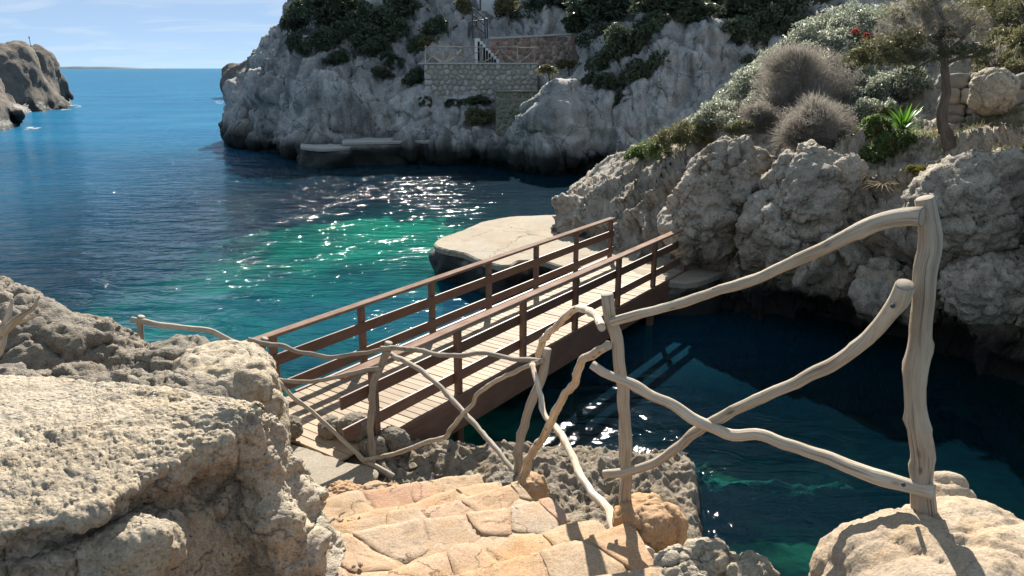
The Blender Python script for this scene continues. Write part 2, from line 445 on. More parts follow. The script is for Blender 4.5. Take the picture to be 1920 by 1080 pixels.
k = g.math('ADD', att, g.math('MULTIPLY', g.math('SUBTRACT', g.noise(P, 0.7, 6, 0.6), 0.5), 1.3))
c = g.mix(g.ramp(k, [(0.10, 0), (1.05, 1)]), g.mix(g.ramp(g.noise(P, 1.7, 6), [(0.4, 0), (0.7, 1)]), (0.012, 0.018, 0.012), (0.07, 0.068, 0.035)), (0.34, 0.37, 0.27))
g.out(g.pbr(c, 0.9, None, 0.0))
me = mesh_np('sea_bed', v, grid_faces(len(xs), len(ys)), m)
a = me.attributes.new('sand', 'FLOAT', 'POINT'); a.data.foreach_set('value', sand_mask(v[:, 0], v[:, 1]).astype(np.float32))
mobj('sea_bed', me, kind='structure')

u = np.linspace(-1, 1, 221)
xs = 90 * u + 29000 * np.sign(u) * np.abs(u) ** 9
ys = np.concatenate([np.linspace(-8, 60, 137), 60 * np.exp(np.linspace(0.02, math.log(24000 / 60), 70))])
X, Y = np.meshgrid(xs, ys, indexing='ij')
v = np.stack([X.ravel(), Y.ravel(), np.zeros(X.size)], 1)
m, nt = new_mat('sea_water'); g = N(nt); P = g.pos()
dep = g.n('ShaderNodeAttribute', attribute_name='depth').outputs['Fac']
def cexp(k):     # exp(-k*depth)
    return g.math('POWER', math.exp(-k), dep)
tint = g.n('ShaderNodeCombineXYZ')
for q, kk in ((0, 1.1), (1, 0.20), (2, 0.26)): g.l(cexp(kk), tint.inputs[q])
tr = g.n('ShaderNodeBsdfTransparent'); g.l(tint.outputs[0], tr.inputs[0])
df = g.n('ShaderNodeBsdfDiffuse')
body = g.mix(g.ramp(g.noise(g.mapping(P, scale=(0.05, 0.11, 1)), 1.0, 4), [(0.35, 0), (0.65, 1)]), (0.009, 0.095, 0.20), (0.014, 0.130, 0.235))
g.l(body, df.inputs[0])
bw = g.n('ShaderNodeMixShader'); g.l(g.math('SUBTRACT', 1.0, g.math('POWER', math.exp(-0.028), g.math('MULTIPLY', dep, dep))), bw.inputs[0])
g.l(tr.outputs[0], bw.inputs[1]); g.l(df.outputs[0], bw.inputs[2])
# waves: swell, chop and ripple
h1 = g.noise(g.mapping(P, scale=(0.28, 0.75, 1), rot=(0, 0, 0.22)), 1.0, 2, 0.5, 0.6)
h2 = g.noise(g.mapping(P, scale=(0.85, 1.8, 1), rot=(0, 0, 0.12)), 1.0, 3, 0.55, 0.8)
h3 = g.noise(g.mapping(P, scale=(3.4, 5.4, 1), rot=(0, 0, -0.25)), 1.0, 5, 0.6, 0.5)
cm = g.ramp(g.noise(P, 0.12, 3), [(0.3, 0.45), (0.7, 1.0)])
h = g.math('ADD', g.math('MULTIPLY', h1, 0.55), g.math('ADD', g.math('MULTIPLY', h2, 0.40), g.math('MULTIPLY', h3, 0.052)))
sxw = g.n('ShaderNodeSeparateXYZ'); g.l(P, sxw.inputs[0])
shelter = g.ramp(g.math('ADD', g.math('MULTIPLY', sxw.outputs['X'], 0.1), 0.85), [(0.0, 1.0), (0.80, 0.10)])
shelter = g.math('ADD', shelter, g.ramp(g.math('MULTIPLY', sxw.outputs['Y'], 0.05), [(0.5, 0.22), (0.72, 0.0)]))   # calmer in the inner cove
nb = g.bump(g.math('MULTIPLY', g.math('MULTIPLY', h, cm), shelter), 1.0, 1.0)
fr = g.n('ShaderNodeFresnel'); fr.inputs['IOR'].default_value = 1.20; g.l(nb, fr.inputs['Normal'])
gl = g.n('ShaderNodeBsdfGlossy'); gl.inputs['Color'].default_value = (0.85, 0.85, 0.85, 1); gl.inputs['Roughness'].default_value = 0.07; g.l(nb, gl.inputs['Normal'])
gr = g.n('ShaderNodeBsdfGlossy'); gr.inputs['Roughness'].default_value = 0.2; g.l(nb, gr.inputs['Normal'])
gm = g.n('ShaderNodeMixShader'); gm.inputs[0].default_value = 1.0; g.l(gr.outputs[0], gm.inputs[1]); g.l(gl.outputs[0], gm.inputs[2]); gl = gm
ws = g.n('ShaderNodeMixShader'); g.l(g.math('MINIMUM', fr.outputs[0], 0.34), ws.inputs[0]); g.l(bw.outputs[0], ws.inputs[1]); g.l(gl.outputs[0], ws.inputs[2])
g.out(ws.outputs[0])
me = mesh_np('sea', v, grid_faces(len(xs), len(ys)), m)
a = me.attributes.new('depth', 'FLOAT', 'POINT'); a.data.foreach_set('value', bed_depth(v[:, 0], v[:, 1]).astype(np.float32))
mobj('sea', me, kind='structure')

# ------------------------------------------------------------------ rock sheets
def rock_sheet(name, ctrl, nu, nv, mat, disp, eye=(0, 0, EYE_Z), kind='structure', passes=2, **kw):
    v, f = sheet(ctrl, nu, nv)
    f = flip_to(v, f, eye)
    for k in range(passes):
        n = normals(v, f)
        v = v + n * disp(v, k)[:, None]
    return mobj(name, mesh_np(name, v, f, mat), kind=kind, **kw), v
def bumps_at(v, lst):
    """smooth local swellings (or hollows) at chosen points: (point, radius, height)"""
    d = np.zeros(len(v))
    for q, r, h in lst:
        d += h * np.exp(-((v - np.asarray(q)) ** 2).sum(1) / (r * r))
    return d
def crack_at(v, pts, w, h):
    P = catmull(np.asarray(pts), 24); d = np.full(len(v), 1e9)
    for q in P: d = np.minimum(d, ((v - q) ** 2).sum(1))
    return -h * np.exp(-d / (w * w))

def headland(name, wl, sky, back, mat, nu=90, nv=200, amp=2.2, right=True):
    W = [atz(px, py, 0.0) for px, py in wl]; K = len(W)
    S = []
    for k, (px, py) in enumerate(sky):
        S.append(at(px, py, W[k][1] + back * (1 - (k / (K - 1)) ** 3)))
    W, S = np.array(W), np.array(S)
    t_ = np.linspace(0, 1, K)[:, None]; bk = back * (1 - t_ ** 2) + 0.5
    def behind(q, f): y2 = q[:, 1:2] + f * bk; return np.concatenate([q[:, :1] * (y2 / q[:, 1:2]) - np.sign(S[-1, 0] - S[0, 0]) * 0.12 * f * bk, y2, q[:, 2:]], 1)
    rows = [W + (0, 1.0, -4), W, W * 0.72 + S * 0.28 + np.array((0, -0.10 * back, 0.6)), W * 0.35 + S * 0.65 + np.array((0, -0.08 * back, 1.0)), S, behind(S, 0.4) * (1, 1, 0.93), behind(S, 0.9) * (1, 1, 0) - (0, 0, 4)]
    def disp(v, k):
        if k == 0: return amp * fbm(v * (0.07, 0.07, 0.05), 4) * 1.3 + 0.4 * amp * ridged(v * (0.16, 0.16, 0.09), 3)
        return 0.14 * amp * fbm(v * 0.7, 4)
    return rock_sheet(name, rows, nu, nv, mat, disp)
headland('headland', [(-420, 232), (-200, 226), (-80, 222), (0, 219), (50, 214), (92, 208), (120, 203), (133, 197)],
         [(-420, 40), (-200, 56), (-80, 67), (0, 73), (50, 79), (86, 97), (106, 118), (133, 186)], 12, M['rock_head'], amp=1.2)
headland('headland', [(-420, 275), (-200, 262), (-60, 252), (0, 247), (28, 242), (44, 236)],
         [(-420, 80), (-200, 130), (-60, 168), (0, 181), (24, 200), (45, 229)], 7, M['rock_head'], 70, 130, 0.7)
headland('headland', [(640, 196), (540, 194), (480, 192), (448, 189), (430, 186), (425, 183)],
         [(640, 60), (540, 92), (480, 112), (448, 121), (428, 134), (421, 160)], 18, M['rock_head'], 60, 110, 1.6)
# low coast far out on the horizon
cx = np.linspace(-6800, -5100, 60)
hz = 34 * np.clip(np.interp(cx, [-6800, -6600, -6250, -5700, -5100], [0.4, 0.8, 1.0, 0.85, 0.05]), 0, None) * (1 + 0.15 * perlin(np.stack([cx * 0.01, cx * 0, cx * 0], 1)))
rows = np.stack([np.stack([cx, 0 * cx + 11000, 0 * cx - 2], 1), np.stack([cx, 0 * cx + 11050, hz * 0.8], 1), np.stack([cx, 0 * cx + 11200, hz], 1), np.stack([cx, 0 * cx + 12000, 0 * cx - 2], 1)])
mobj('distant_coast', mesh_np('distant_coast', rows.reshape(-1, 3), grid_faces(4, 60), plain_mat('far_coast_haze_blue', (0.10, 0.14, 0.17), (0.14, 0.18, 0.21), 0.004)), kind='structure')  # the blue haze of distance is put into the coast's colour
# foam where the sea breaks at the headlands' feet
def foam(px0, px1, py, n):
    fv, ff = [], []
    for k in range(n):
        px = random.uniform(px0, px1); q = atz(px, py + random.uniform(-2.5, 2.5), 0.03)
        L = random.uniform(0.10, 0.45) * q[1] / 90; b = len(fv)
        ring = [(math.cos(a) * L * random.uniform(.7, 1.2), math.sin(a) * L * 0.9 * random.uniform(.7, 1.2)) for a in np.linspace(0, 2 * math.pi, 8)[:-1]]
        fv.append((q[0], q[1], 0.035))
        fv += [(q[0] + x, q[1] + y, 0.02) for x, y in ring]
        ff += [(b, b + 1 + i, b + 1 + (i + 1) % 7) for i in range(7)]
    return fv, ff
fv, ff = [], []
for args in ((130, 150, 198, 14), (112, 133, 204, 6), (46, 72, 240, 12), (402, 426, 191, 8)):
    a, b = foam(*args); o = len(fv); fv += a; ff += [tuple(i + o for i in t) for t in b]
mobj('sea_foam', mesh_np('sea_foam', np.array(fv), np.array(ff), M['foam']), kind='stuff', label='white foam breaking at the foot of the headlands', cat='foam')

# ------------------------------------------------------------------ the cliff across the cove
FAR = [
 (490, 63.0, [(480, 246, .3), (482, 215, 1), (500, 160, 2.5), (532, 98, 5), (566, 44, 8), (600, -20, 12)]),
 (448, 53.5, [(438, 248, .3), (442, 215, 1), (460, 163, 2.5), (496, 99, 5), (532, 46, 8), (553, -30, 12)]),
 (478, 50.5, [(476, 255, .5), (479, 215, 1.2), (496, 160, 2.5), (528, 95, 4.5), (560, 30, 7), (590, -70, 12)]),
 (560, 45.5, [(560, 262, .8), (560, 225, 1.5), (565, 170, 3), (580, 110, 5), (610, 40, 8), (640, -90, 14)]),
 (650, 43.6, [(650, 262, 1.6), (650, 225, 2.2), (655, 170, 4), (665, 120, 6), (690, 50, 9), (710, -90, 16)]),
 (760, 43.4, [(760, 258, 1.6), (760, 228, 1.9), (762, 182, 2.6), (772, 128, 4.8), (790, 60, 8.0), (800, -90, 15.5)]),
 (830, 43.3, [(830, 255, 1.2), (830, 215, 1.5), (832, 177, 1.9), (835, 122, 2.7), (840, 113, 5.8), (850, -90, 16)]),
 (920, 42.0, [(920, 250, 1.6), (920, 215, 2.4), (920, 177, 3.2), (920, 122, 4.0), (922, 114, 7.2), (930, -70, 17)]),
 (1010, 39.0, [(1010, 255, 1.6), (1010, 215, 3.4), (1010, 177, 6.6), (1010, 122, 7.2), (1012, 112, 10.2), (1020, -70, 18)]),
 (1060, 38.7, [(1055, 262, .5), (1050, 215, 1.3), (1056, 160, 3.2), (1070, 118, 9.3), (1078, 66, 11.2), (1085, -70, 18)]),
 (1150, 38.3, [(1150, 250, .8), (1150, 205, 2), (1150, 160, 3.5), (1150, 110, 6), (1155, 50, 9.5), (1160, -70, 17)]),
 (1260, 37.0, [(1260, 240, 1), (1260, 190, 2), (1265, 130, 3.5), (1270, 70, 5.5), (1280, 20, 9), (1290, -90, 17)]),
 (1400, 36.0, [(1400, 230, 1), (1400, 180, 2), (1405, 120, 3.5), (1410, 60, 5.5), (1420, 10, 9), (1430, -90, 17)]),
 (1620, 35.0, [(1620, 230, 1), (1620, 180, 2), (1625, 120, 3.5), (1630, 60, 5.5), (1640, 10, 9), (1650, -90, 17)]),
 (1950, 34.0, [(1950, 230, 1), (1950, 180, 2), (1955, 120, 3.5), (1960, 60, 5.5), (1970, 10, 9), (1980, -90, 17)]),
]
cols = []
for px, yw, rs in FAR:
    x0 = at(px, 300, yw)[0]
    pts = [(x0, yw + 1.5, -2.5), (x0, yw + 0.9, 0.0), (x0, yw - 0.1, 0.75)]
    for (qx, qy, dy) in rs: pts.append(tuple(at(qx, qy, yw + dy)))
    l = np.array(pts[-1]); pts.append((l[0], l[1] + 14, l[2] + 3.0))
    cols.append(pts)
ctrl = np.array(cols).transpose(1, 0, 2)
far_b = [(at(1025, 225, 40.3), 2.2, 1.0), (at(1035, 180, 41.5), 1.2, 0.7), (at(875, 232, 42.5), 1.3, 1.0), (at(745, 232, 43.0), 1.1, -1.6), (at(760, 205, 44), 0.9, -0.8),
         (at(600, 200, 46), 3, 0.8), (at(700, 215, 43.6), 1.2, 0.9), (at(640, 265, 44), 1.5, -0.8), (at(700, 262, 44), 1.6, -0.9), (at(790, 225, 43.5), 0.9, 0.5),
         (at(1330, 55, 41), 1.6, 1.1), (at(1250, 110, 40), 2.0, 0.8), (at(1120, 270, 39), 1.4, -0.8), (at(530, 250, 47), 2, -0.7), (at(470, 215, 52), 2.5, 0.8)]
def disp_far(v, k):
    wall = np.exp(-((v[:, 0] - at(945, 150, 45.5)[0]) / 4.9) ** 4) * sstep(2.6, 3.6, v[:, 2]) * sstep(8.0, 6.4, v[:, 2])
    if k == 0:
        w = warp(v, 0.35, 0.55)
        i1, j1 = blocks(w * (0.30, 0.30, 0.17)); i2, j2 = blocks(warp(v, 0.8, 0.25) * (0.75, 0.75, 0.42) + 7)
        d = 0.95 * fbm(v * (0.15, 0.15, 0.09), 4) + 0.42 * ridged(v * (0.45, 0.45, 0.16), 4) + 0.9 * (i1 - 0.5) * sstep(0, 0.18, j1) - 0.45 * np.exp(-(j1 / 0.07) ** 2) + 0.30 * (i2 - 0.5)
        d = d * sstep(-1.0, 2.0, v[:, 2] + 1.0)
        return d * (1 - wall) - 0.4 * wall + bumps_at(v, far_b)
    g1, g2 = worley(warp(v, 1.5, 0.2) * (1.5, 1.5, 0.9))
    return (0.26 * fbm(v * (1.0, 1.0, 0.6), 5, 0.6) + 0.12 * ridged(v * (2.2, 2.2, 1.3), 3) + 0.16 * (g1 - 0.45)) * (1 - 0.7 * wall)
far_obj, far_v = rock_sheet('cliff', ctrl, 250, 640, M['rock_far'], disp_far)

# ledge of rock and concrete along the far water line
def slab_rock(name, outline, ztop, zbot, top_mat, side_mat, amp, cell=0.25, thick=0.14, kind='structure', over=0.0):
    """flat-topped mass: a poured top on a rough rock foot, both following one outline (counter-clockwise)"""
    P = np.array([(x, y) for x, y in outline]); n = len(P)
    if 0.5 * np.sum(P[:, 0] * np.roll(P[:, 1], -1) - np.roll(P[:, 0], -1) * P[:, 1]) < 0: P = P[::-1]
    C = np.concatenate([P, P[:1]])
    s = np.concatenate([[0], np.cumsum(np.linalg.norm(np.diff(C, axis=0), axis=1))])
    m = max(24, int(s[-1] / cell)); t = np.linspace(0, s[-1], m, endpoint=False)
    Q = np.stack([np.interp(t, s, C[:, 0]), np.interp(t, s, C[:, 1])], 1)
    for _ in range(2): Q = 0.5 * Q + 0.25 * (np.roll(Q, 1, 0) + np.roll(Q, -1, 0))
    tang = np.roll(Q, -1, 0) - np.roll(Q, 1, 0); nrm = np.stack([tang[:, 1], -tang[:, 0]], 1); nrm /= np.linalg.norm(nrm, axis=1)[:, None]
    q3 = np.concatenate([Q, np.zeros((m, 1))], 1)
    Qt = Q + nrm * (0.05 * perlin(q3 * 2.2) + 0.03 * perlin(q3 * 6))[:, None]
    # top: three rings
    ctr = Q.mean(0)
    v = []
    for k, (ins, z) in enumerate(((0.0, ztop - thick), (-0.01, ztop - 0.035), (0.03, ztop))):
        v.append(np.concatenate([Qt - nrm * ins, np.full((m, 1), z)], 1))
    top_ring = v[-1]
    v = np.concatenate(v)
    f = grid_faces(3, m).reshape(2, m - 1, 4)
    ids = np.arange(3 * m).reshape(3, m)
    f = np.stack([ids[:-1], np.roll(ids, -1, 1)[:-1], np.roll(ids, -1, 1)[1:], ids[1:]], -1).reshape(-1, 4)
    me = bpy.data.meshes.new(name)
    bm = bmesh.new(); bv = [bm.verts.new(q) for q in v]
    for a in f: bm.faces.new([bv[i] for i in a])
    bm.faces.new([bv[i] for i in ids[2]])
    bm.to_mesh(me); bm.free(); me.materials.append(top_mat)
    top = mobj(name, me, kind=kind)
    nr = max(6, int((ztop - thick - zbot) / (cell * 0.6)))
    rows = []
    for k in range(nr + 1):
        z = (ztop - thick + 0.01) * (1 - k / nr) + zbot * k / nr
        inset = 0.10 + over * (1 - abs(2 * k / nr - 1)) if k else 0.12
        rows.append(np.concatenate([Q - nrm * inset, np.full((m, 1), z)], 1))
    v = np.concatenate(rows); ids = np.arange(len(v)).reshape(nr + 1, m)
    f = np.stack([ids[:-1], ids[1:], np.roll(ids, -1, 1)[1:], np.roll(ids, -1, 1)[:-1]], -1).reshape(-1, 4)
    n3 = np.tile(np.concatenate([nrm, np.zeros((m, 1))], 1), (nr + 1, 1))
    fade = np.clip((ztop - thick - v[:, 2]) / 0.15, 0, 1)
    v = v + n3 * ((amp * fbm(v * 1.6 / max(amp, .1) * .12, 4) + 0.5 * amp * ridged(v * 2.2 * .12 / max(amp, .1), 3)) * fade)[:, None]
    return top, mobj('rock_foot', mesh_np('rock_foot', v, f, side_mat), kind='structure')
M['ledge_top'] = plain_mat('worn_ledge_top', (0.30, 0.29, 0.27), (0.42, 0.40, 0.37), 1.2, 0.95, 0.01, 0.2)
ledge1 = [atz(*q, 1.05)[:2] for q in ((563, 275), (600, 279), (640, 277), (668, 274), (690, 266), (660, 256), (566, 262))]
ledge2 = [atz(*q, 1.25)[:2] for q in ((640, 268), (700, 267), (780, 265), (825, 266), (868, 266), (895, 262), (880, 250), (760, 246), (650, 254))]
slab_rock('rock_ledge', ledge1, 1.05, -2.0, M['ledge_top'], M['rock_far'], 0.45, 0.25, 0.16, over=0.15)
slab_rock('rock_ledge', ledge2, 1.30, -2.0, M['ledge_top'], M['rock_far'], 0.45, 0.25, 0.16, over=0.15)

# ------------------------------------------------------------------ the near cliff right of the bridge
STN = [  # px, lip(px,py,Y), mid(px,py,Y), edge(px,py,Y), ledge back(px,py,Y), crest(px,py,Y), undercut
 (1045, (1048, 412, 20.7), (1046, 392, 20.6), (1060, 366, 21.2), (1075, 358, 22.0), (1095, 345, 23.0), 0),
 (1130, (1128, 440, 19.4), (1122, 372, 19.7), (1130, 318, 20.9), (1145, 308, 22.0), (1160, 300, 23.2), 0),
 (1230, (1215, 475, 17.8), (1205, 380, 18.3), (1222, 284, 19.6), (1238, 268, 21.0), (1248, 262, 23.0), 0),
 (1330, (1312, 505, 16.5), (1302, 400, 16.7), (1322, 262, 18.0), (1340, 246, 19.8), (1350, 205, 22.6), 0),
 (1440, (1430, 520, 15.3), (1420, 410, 15.0), (1440, 275, 16.4), (1462, 236, 18.8), (1470, 130, 22.4), 0.4),
 (1590, (1580, 555, 14.2), (1575, 420, 13.9), (1590, 285, 15.0), (1612, 232, 18.0), (1615, 58, 22.0), 1.6),
 (1740, (1735, 592, 12.9), (1735, 440, 12.8), (1745, 296, 13.9), (1762, 214, 17.0), (1765, 55, 21.0), 2.0),
 (1900, (1900, 602, 11.4), (1895, 430, 11.6), (1900, 268, 12.9), (1925, 190, 15.5), (1935, 50, 19.5), 2.0),
 (2120, (2120, 620, 10.0), (2115, 430, 10.2), (2120, 235, 11.3), (2125, 160, 14.0), (2150, 30, 17.0), 1.8),
 (2420, (2420, 640, 8.6), (2415, 430, 8.8), (2420, 200, 9.8), (2425, 110, 12.0), (2450, 0, 14.5), 1.4),
]
cols = []
STN = [(px, lip, (mid[0], mid[1], mid[2] + (0.55 if px < 1400 else 0.25)), (edge[0], edge[1], edge[2] + (1.3 if px < 1400 else 0.8)), (lb[0], lb[1], lb[2] + (1.3 if px < 1400 else 0.7)), (crest[0], crest[1], crest[2] + 1.2), uc) for px, lip, mid, edge, lb, crest, uc in STN]
for px, lip, mid, edge, lb, crest, uc in STN:
    L = at(*lip); c = [(L[0] + 0.1, L[1] + 0.9 * uc + 0.2, -2.5), (L[0], L[1] + uc + 0.1, -0.1), (L[0], L[1] + uc, max(0.45, L[2] - 0.45)), tuple(L),
                       tuple(at(*mid)), tuple(at(*edge)), tuple(at(*lb)), tuple(at(*crest))]
    q = np.array(c[-1]); c.append((q[0] + 1.5, q[1] + 7, q[2] - 1.0)); c.append((q[0] + 3, q[1] + 14, -2.0))
    cols.append(c)
ctrl = np.array(cols).transpose(1, 0, 2)
near_b = [(at(1350, 380, 15.9), 1.1, 0.50), (at(1500, 400, 14.3), 1.2, 0.80), (at(1330, 300, 17.2), 0.9, 0.25), (at(1530, 320, 14.6), 0.9, 0.35), (at(1090, 372, 20.5), 0.6, 0.25),
          (at(1720, 420, 12.9), 0.8, -0.75), (at(1660, 400, 13.3), 0.6, -0.45), (at(1840, 380, 12.0), 1.0, 0.40), (at(1860, 520, 11.4), 0.8, 0.35), (at(1700, 520, 13.0), 0.7, 0.25),
          (at(1200, 330, 19.2), 1.0, -0.15), (at(1640, 480, 13.6), 0.6, 0.25)]
near_c = [([at(1470, 290, 16.0), at(1435, 350, 15.1), at(1405, 430, 15.0), at(1395, 500, 15.3)], 0.22, 0.75),
          ([at(1615, 300, 14.8), at(1600, 380, 13.9), at(1570, 440, 13.9), at(1520, 500, 14.4)], 0.26, 0.85),
          ([at(1770, 350, 13.0), at(1755, 430, 12.7), at(1745, 520, 12.7)], 0.19, 0.7),
          ([at(1890, 310, 12.0), at(1830, 400, 12.0), at(1800, 470, 12.2)], 0.18, 0.6),
          ([at(1330, 330, 17.1), at(1300, 400, 16.7), at(1290, 470, 16.8)], 0.14, 0.35)]
def disp_near(v, k):
    soil = sstep(0.3, 1.8, v[:, 1] - np.interp(v[:, 0], [1.0, 5, 8.5, 12], [21.5, 17.6, 13.9, 11]))   # the planted ledge is smoother
    if k == 0:
        w = warp(v, 0.6, 0.5)
        tl = 0.8 * np.stack([w[:, 0] * 0.42 + w[:, 2] * 0.22, w[:, 1] * 0.40, w[:, 2] * 0.36 - w[:, 0] * 0.20], 1)   # joints dip to the right
        i1, j1 = blocks(tl); i2, j2 = blocks(warp(v, 1.4, 0.2) * (1.15, 1.15, 0.8) + 7)
        d = 0.30 * fbm(v * 0.45, 3) + 0.55 * (i1 - 0.5) * sstep(0, 0.30, j1) - 0.40 * np.exp(-(j1 / 0.055) ** 2) + 0.13 * (i2 - 0.5) - 0.10 * np.exp(-(j2 / 0.06) ** 2)
        d = d * (1 - 0.6 * soil) + bumps_at(v, near_b)
        for pts, w_, h_ in near_c: d = d + crack_at(v, pts, w_, h_)
        return d * sstep(-2.4, 0.3, v[:, 2])
    w = warp(v, 2.5, 0.10)
    g1, g2 = worley(w * 2.6); e1, e2 = worley(w * 6.3 + 4)
    k1, l1 = blocks(warp(v, 2.2, 0.15) * (2.3, 2.3, 1.7) + 3)
    return (0.085 * fbm(v * 2.2, 5, 0.6) + (0.012 + 0.04 * sstep(-0.2, 0.4, perlin(v * 0.8))) * ridged(v * (5.2, 5.2, 4.0), 4, 0.6) + 0.07 * (g1 - 0.45) + 0.03 * (e1 - 0.45) + 0.05 * (k1 - 0.5) - 0.05 * np.exp(-(l1 / 0.05) ** 2)) * (1 - 0.4 * soil)
near_obj, near_v = rock_sheet('cliff', ctrl, 400, 640, M['rock_cliff'], disp_near)
# boulders lying in the water under the overhang are part of the same foot

# ------------------------------------------------------------------ jetty at the far end of the bridge
DECK = 0.85
jet = [atz(*q, DECK)[:2] for q in ((1060, 402), (1000, 404), (955, 406), (905, 415), (868, 431), (822, 447), (812, 457), (828, 466), (868, 473), (890, 483), (930, 496), (958, 498),
                                   (968, 487), (1020, 488), (1048, 498), (1085, 504), (1125, 496), (1180, 508), (1225, 522), (1284, 530), (1318, 524), (1350, 512), (1380, 500))] + [(6.0, 18.0), (4.5, 22.5)]
slab_rock('concrete_jetty', jet, DECK, -2.2, M['concrete'], M['rock_cliff'], 0.30, 0.12, 0.15, over=0.25)

# ------------------------------------------------------------------ near ground
ZS = [(-2, 3.7), (1.6, 3.62), (2.4, 3.18), (3.2, 2.85), (4.3, 2.38), (5.7, 1.58), (6.6, 1.12), (7.2, 0.86), (8.3, 0.74), (8.8, 0.55), (9.5, 0.12), (10.6, -1.2), (13, -2.8)]
XR = [(1.0, 0.75), (2.2, 0.62), (2.6, 0.56), (3.1, 0.42), (4.0, 0.04), (5.0, -0.28), (5.9, -0.52), (6.8, -0.95), (7.5, -1.5), (8.2, -1.9)]
XL = [(1.0, -0.5), (2.4, -0.72), (2.93, -0.86), (3.3, -1.0), (4.0, -1.12), (5.2, -1.38), (6.2, -1.78), (7.1, -2.35), (7.7, -2.78), (8.2, -3.1)]
def ground_z(x, y):
    zs = interp(y, ZS); dR = np.maximum(x - interp(y, XR), 0); dL = np.maximum(interp(y, XL) - x, 0)
    xc = interp(y, [(1.8, 0.82), (3, 0.95), (4, 1.1), (5.5, 1.6), (8, 2.15), (9.5, 2.4)])
    low = interp(y, [(6.8, 0), (7.4, 0.10)])
    z = zs - 0.30 * sstep(0, 0.35, dR) * sstep(2.9, 3.6, y) * sstep(9, 7.5, y) - 0.16 * dR * sstep(6.8, 4.8, y) - 0.06 * dR * sstep(4.8, 6.8, y) + np.minimum(0.30 * dL, 1.0) * sstep(8.6, 7.8, y) * sstep(2.6, 4.2, y) - 0.7 * sstep(0.02, 0.5, dL) * sstep(3.8, 2.4, y)
    z = z - 4.2 * sstep(0, 1.05, x - xc) * sstep(10, 8.6, y)
    z = z - 3.0 * sstep(-4.6, -6.2, x) * sstep(7.4, 8.6, y) - low * 0
    return z
xs = np.concatenate([np.arange(-8, -3.2, 0.07), np.arange(-3.2, 3.0, 0.024), np.arange(3.0, 6, 0.12)])
ys = np.concatenate([np.arange(-2, 1.6, 0.12), np.arange(1.6, 10.4, 0.024), np.arange(10.4, 13, 0.1)])
X, Y = np.meshgrid(xs, ys, indexing='ij')
v = np.stack([X.ravel(), Y.ravel(), ground_z(X.ravel(), Y.ravel())], 1)
on = sstep(0.02, 0.25, v[:, 0] - interp(v[:, 1], XR)) + sstep(0.02, 0.3, interp(v[:, 1], XL) - v[:, 0])
on = np.clip(np.maximum(on, sstep(8.0, 8.5, v[:, 1])), 0, 1)
f1, f2 = worley(v * 3.4); g1, g2 = worley(v * 9.5 + 3)
d = 0.10 * fbm(v * 1.8, 5, 0.6) + 0.06 * ridged(v * 4.2, 4, 0.6) + 0.10 * (f1 - 0.5) + 0.05 * (g1 - 0.5) - 0.02
v[:, 2] += np.where(v[:, 1] > 1.5, (d * on - 0.10 * (1 - on)), 0)
mobj('ground', mesh_np('ground', v, grid_faces(len(xs), len(ys)), M['earth']), kind='structure')

# concrete landing between the steps and the bridge
land = [atz(*q, 0.86)[:2] for q in ((500, 824), (530, 828), (565, 838), (620, 857), (665, 868), (702, 874), (708, 886), (694, 899), (650, 912), (600, 921), (555, 924), (505, 905), (470, 860))]
slab_rock('landing', land, 0.87, 0.45, M['concrete'], M['earth'], 0.05, 0.06, 0.12)

# ================================================================== ROCKS THAT STAND BY THEMSELVES
def remesh(parts, voxel):
    """parts: (centre, half sizes, euler, boxiness) -> one skin around them all, as arrays"""
    bm = bmesh.new()
    for c, h, e, pw in parts:
        r = bmesh.ops.create_icosphere(bm, subdivisions=4, radius=1.0)
        E = Matrix.Rotation(e[2], 3, 'Z') @ Matrix.Rotation(e[1], 3, 'Y') @ Matrix.Rotation(e[0], 3, 'X')
        for q in r['verts']:
            n = q.co.normalized()
            d = (abs(n.x) ** pw + abs(n.y) ** pw + abs(n.z) ** pw) ** (-1.0 / pw)
            q.co = Vector(c) + E @ Vector((n.x * d * h[0], n.y * d * h[1], n.z * d * h[2]))
    me = bpy.data.meshes.new('tmp'); bm.to_mesh(me); bm.free()
    o = bpy.data.objects.new('tmp', me); COL.objects.link(o)
    md = o.modifiers.new('r', 'REMESH'); md.mode = 'VOXEL'; md.voxel_size = voxel
    dg = bpy.context.evaluated_depsgraph_get(); ev = o.evaluated_get(dg); em = ev.to_mesh()
    v = np.zeros(len(em.vertices) * 3, np.float32); em.vertices.foreach_get('co', v); v = v.reshape(-1, 3).astype(float)
    f = np.zeros(len(em.polygons) * 4, np.int32); em.polygons.foreach_get('vertices', f); f = f.reshape(-1, 4)
    ev.to_mesh_clear(); bpy.data.objects.remove(o); bpy.data.meshes.remove(me)
    return v, f
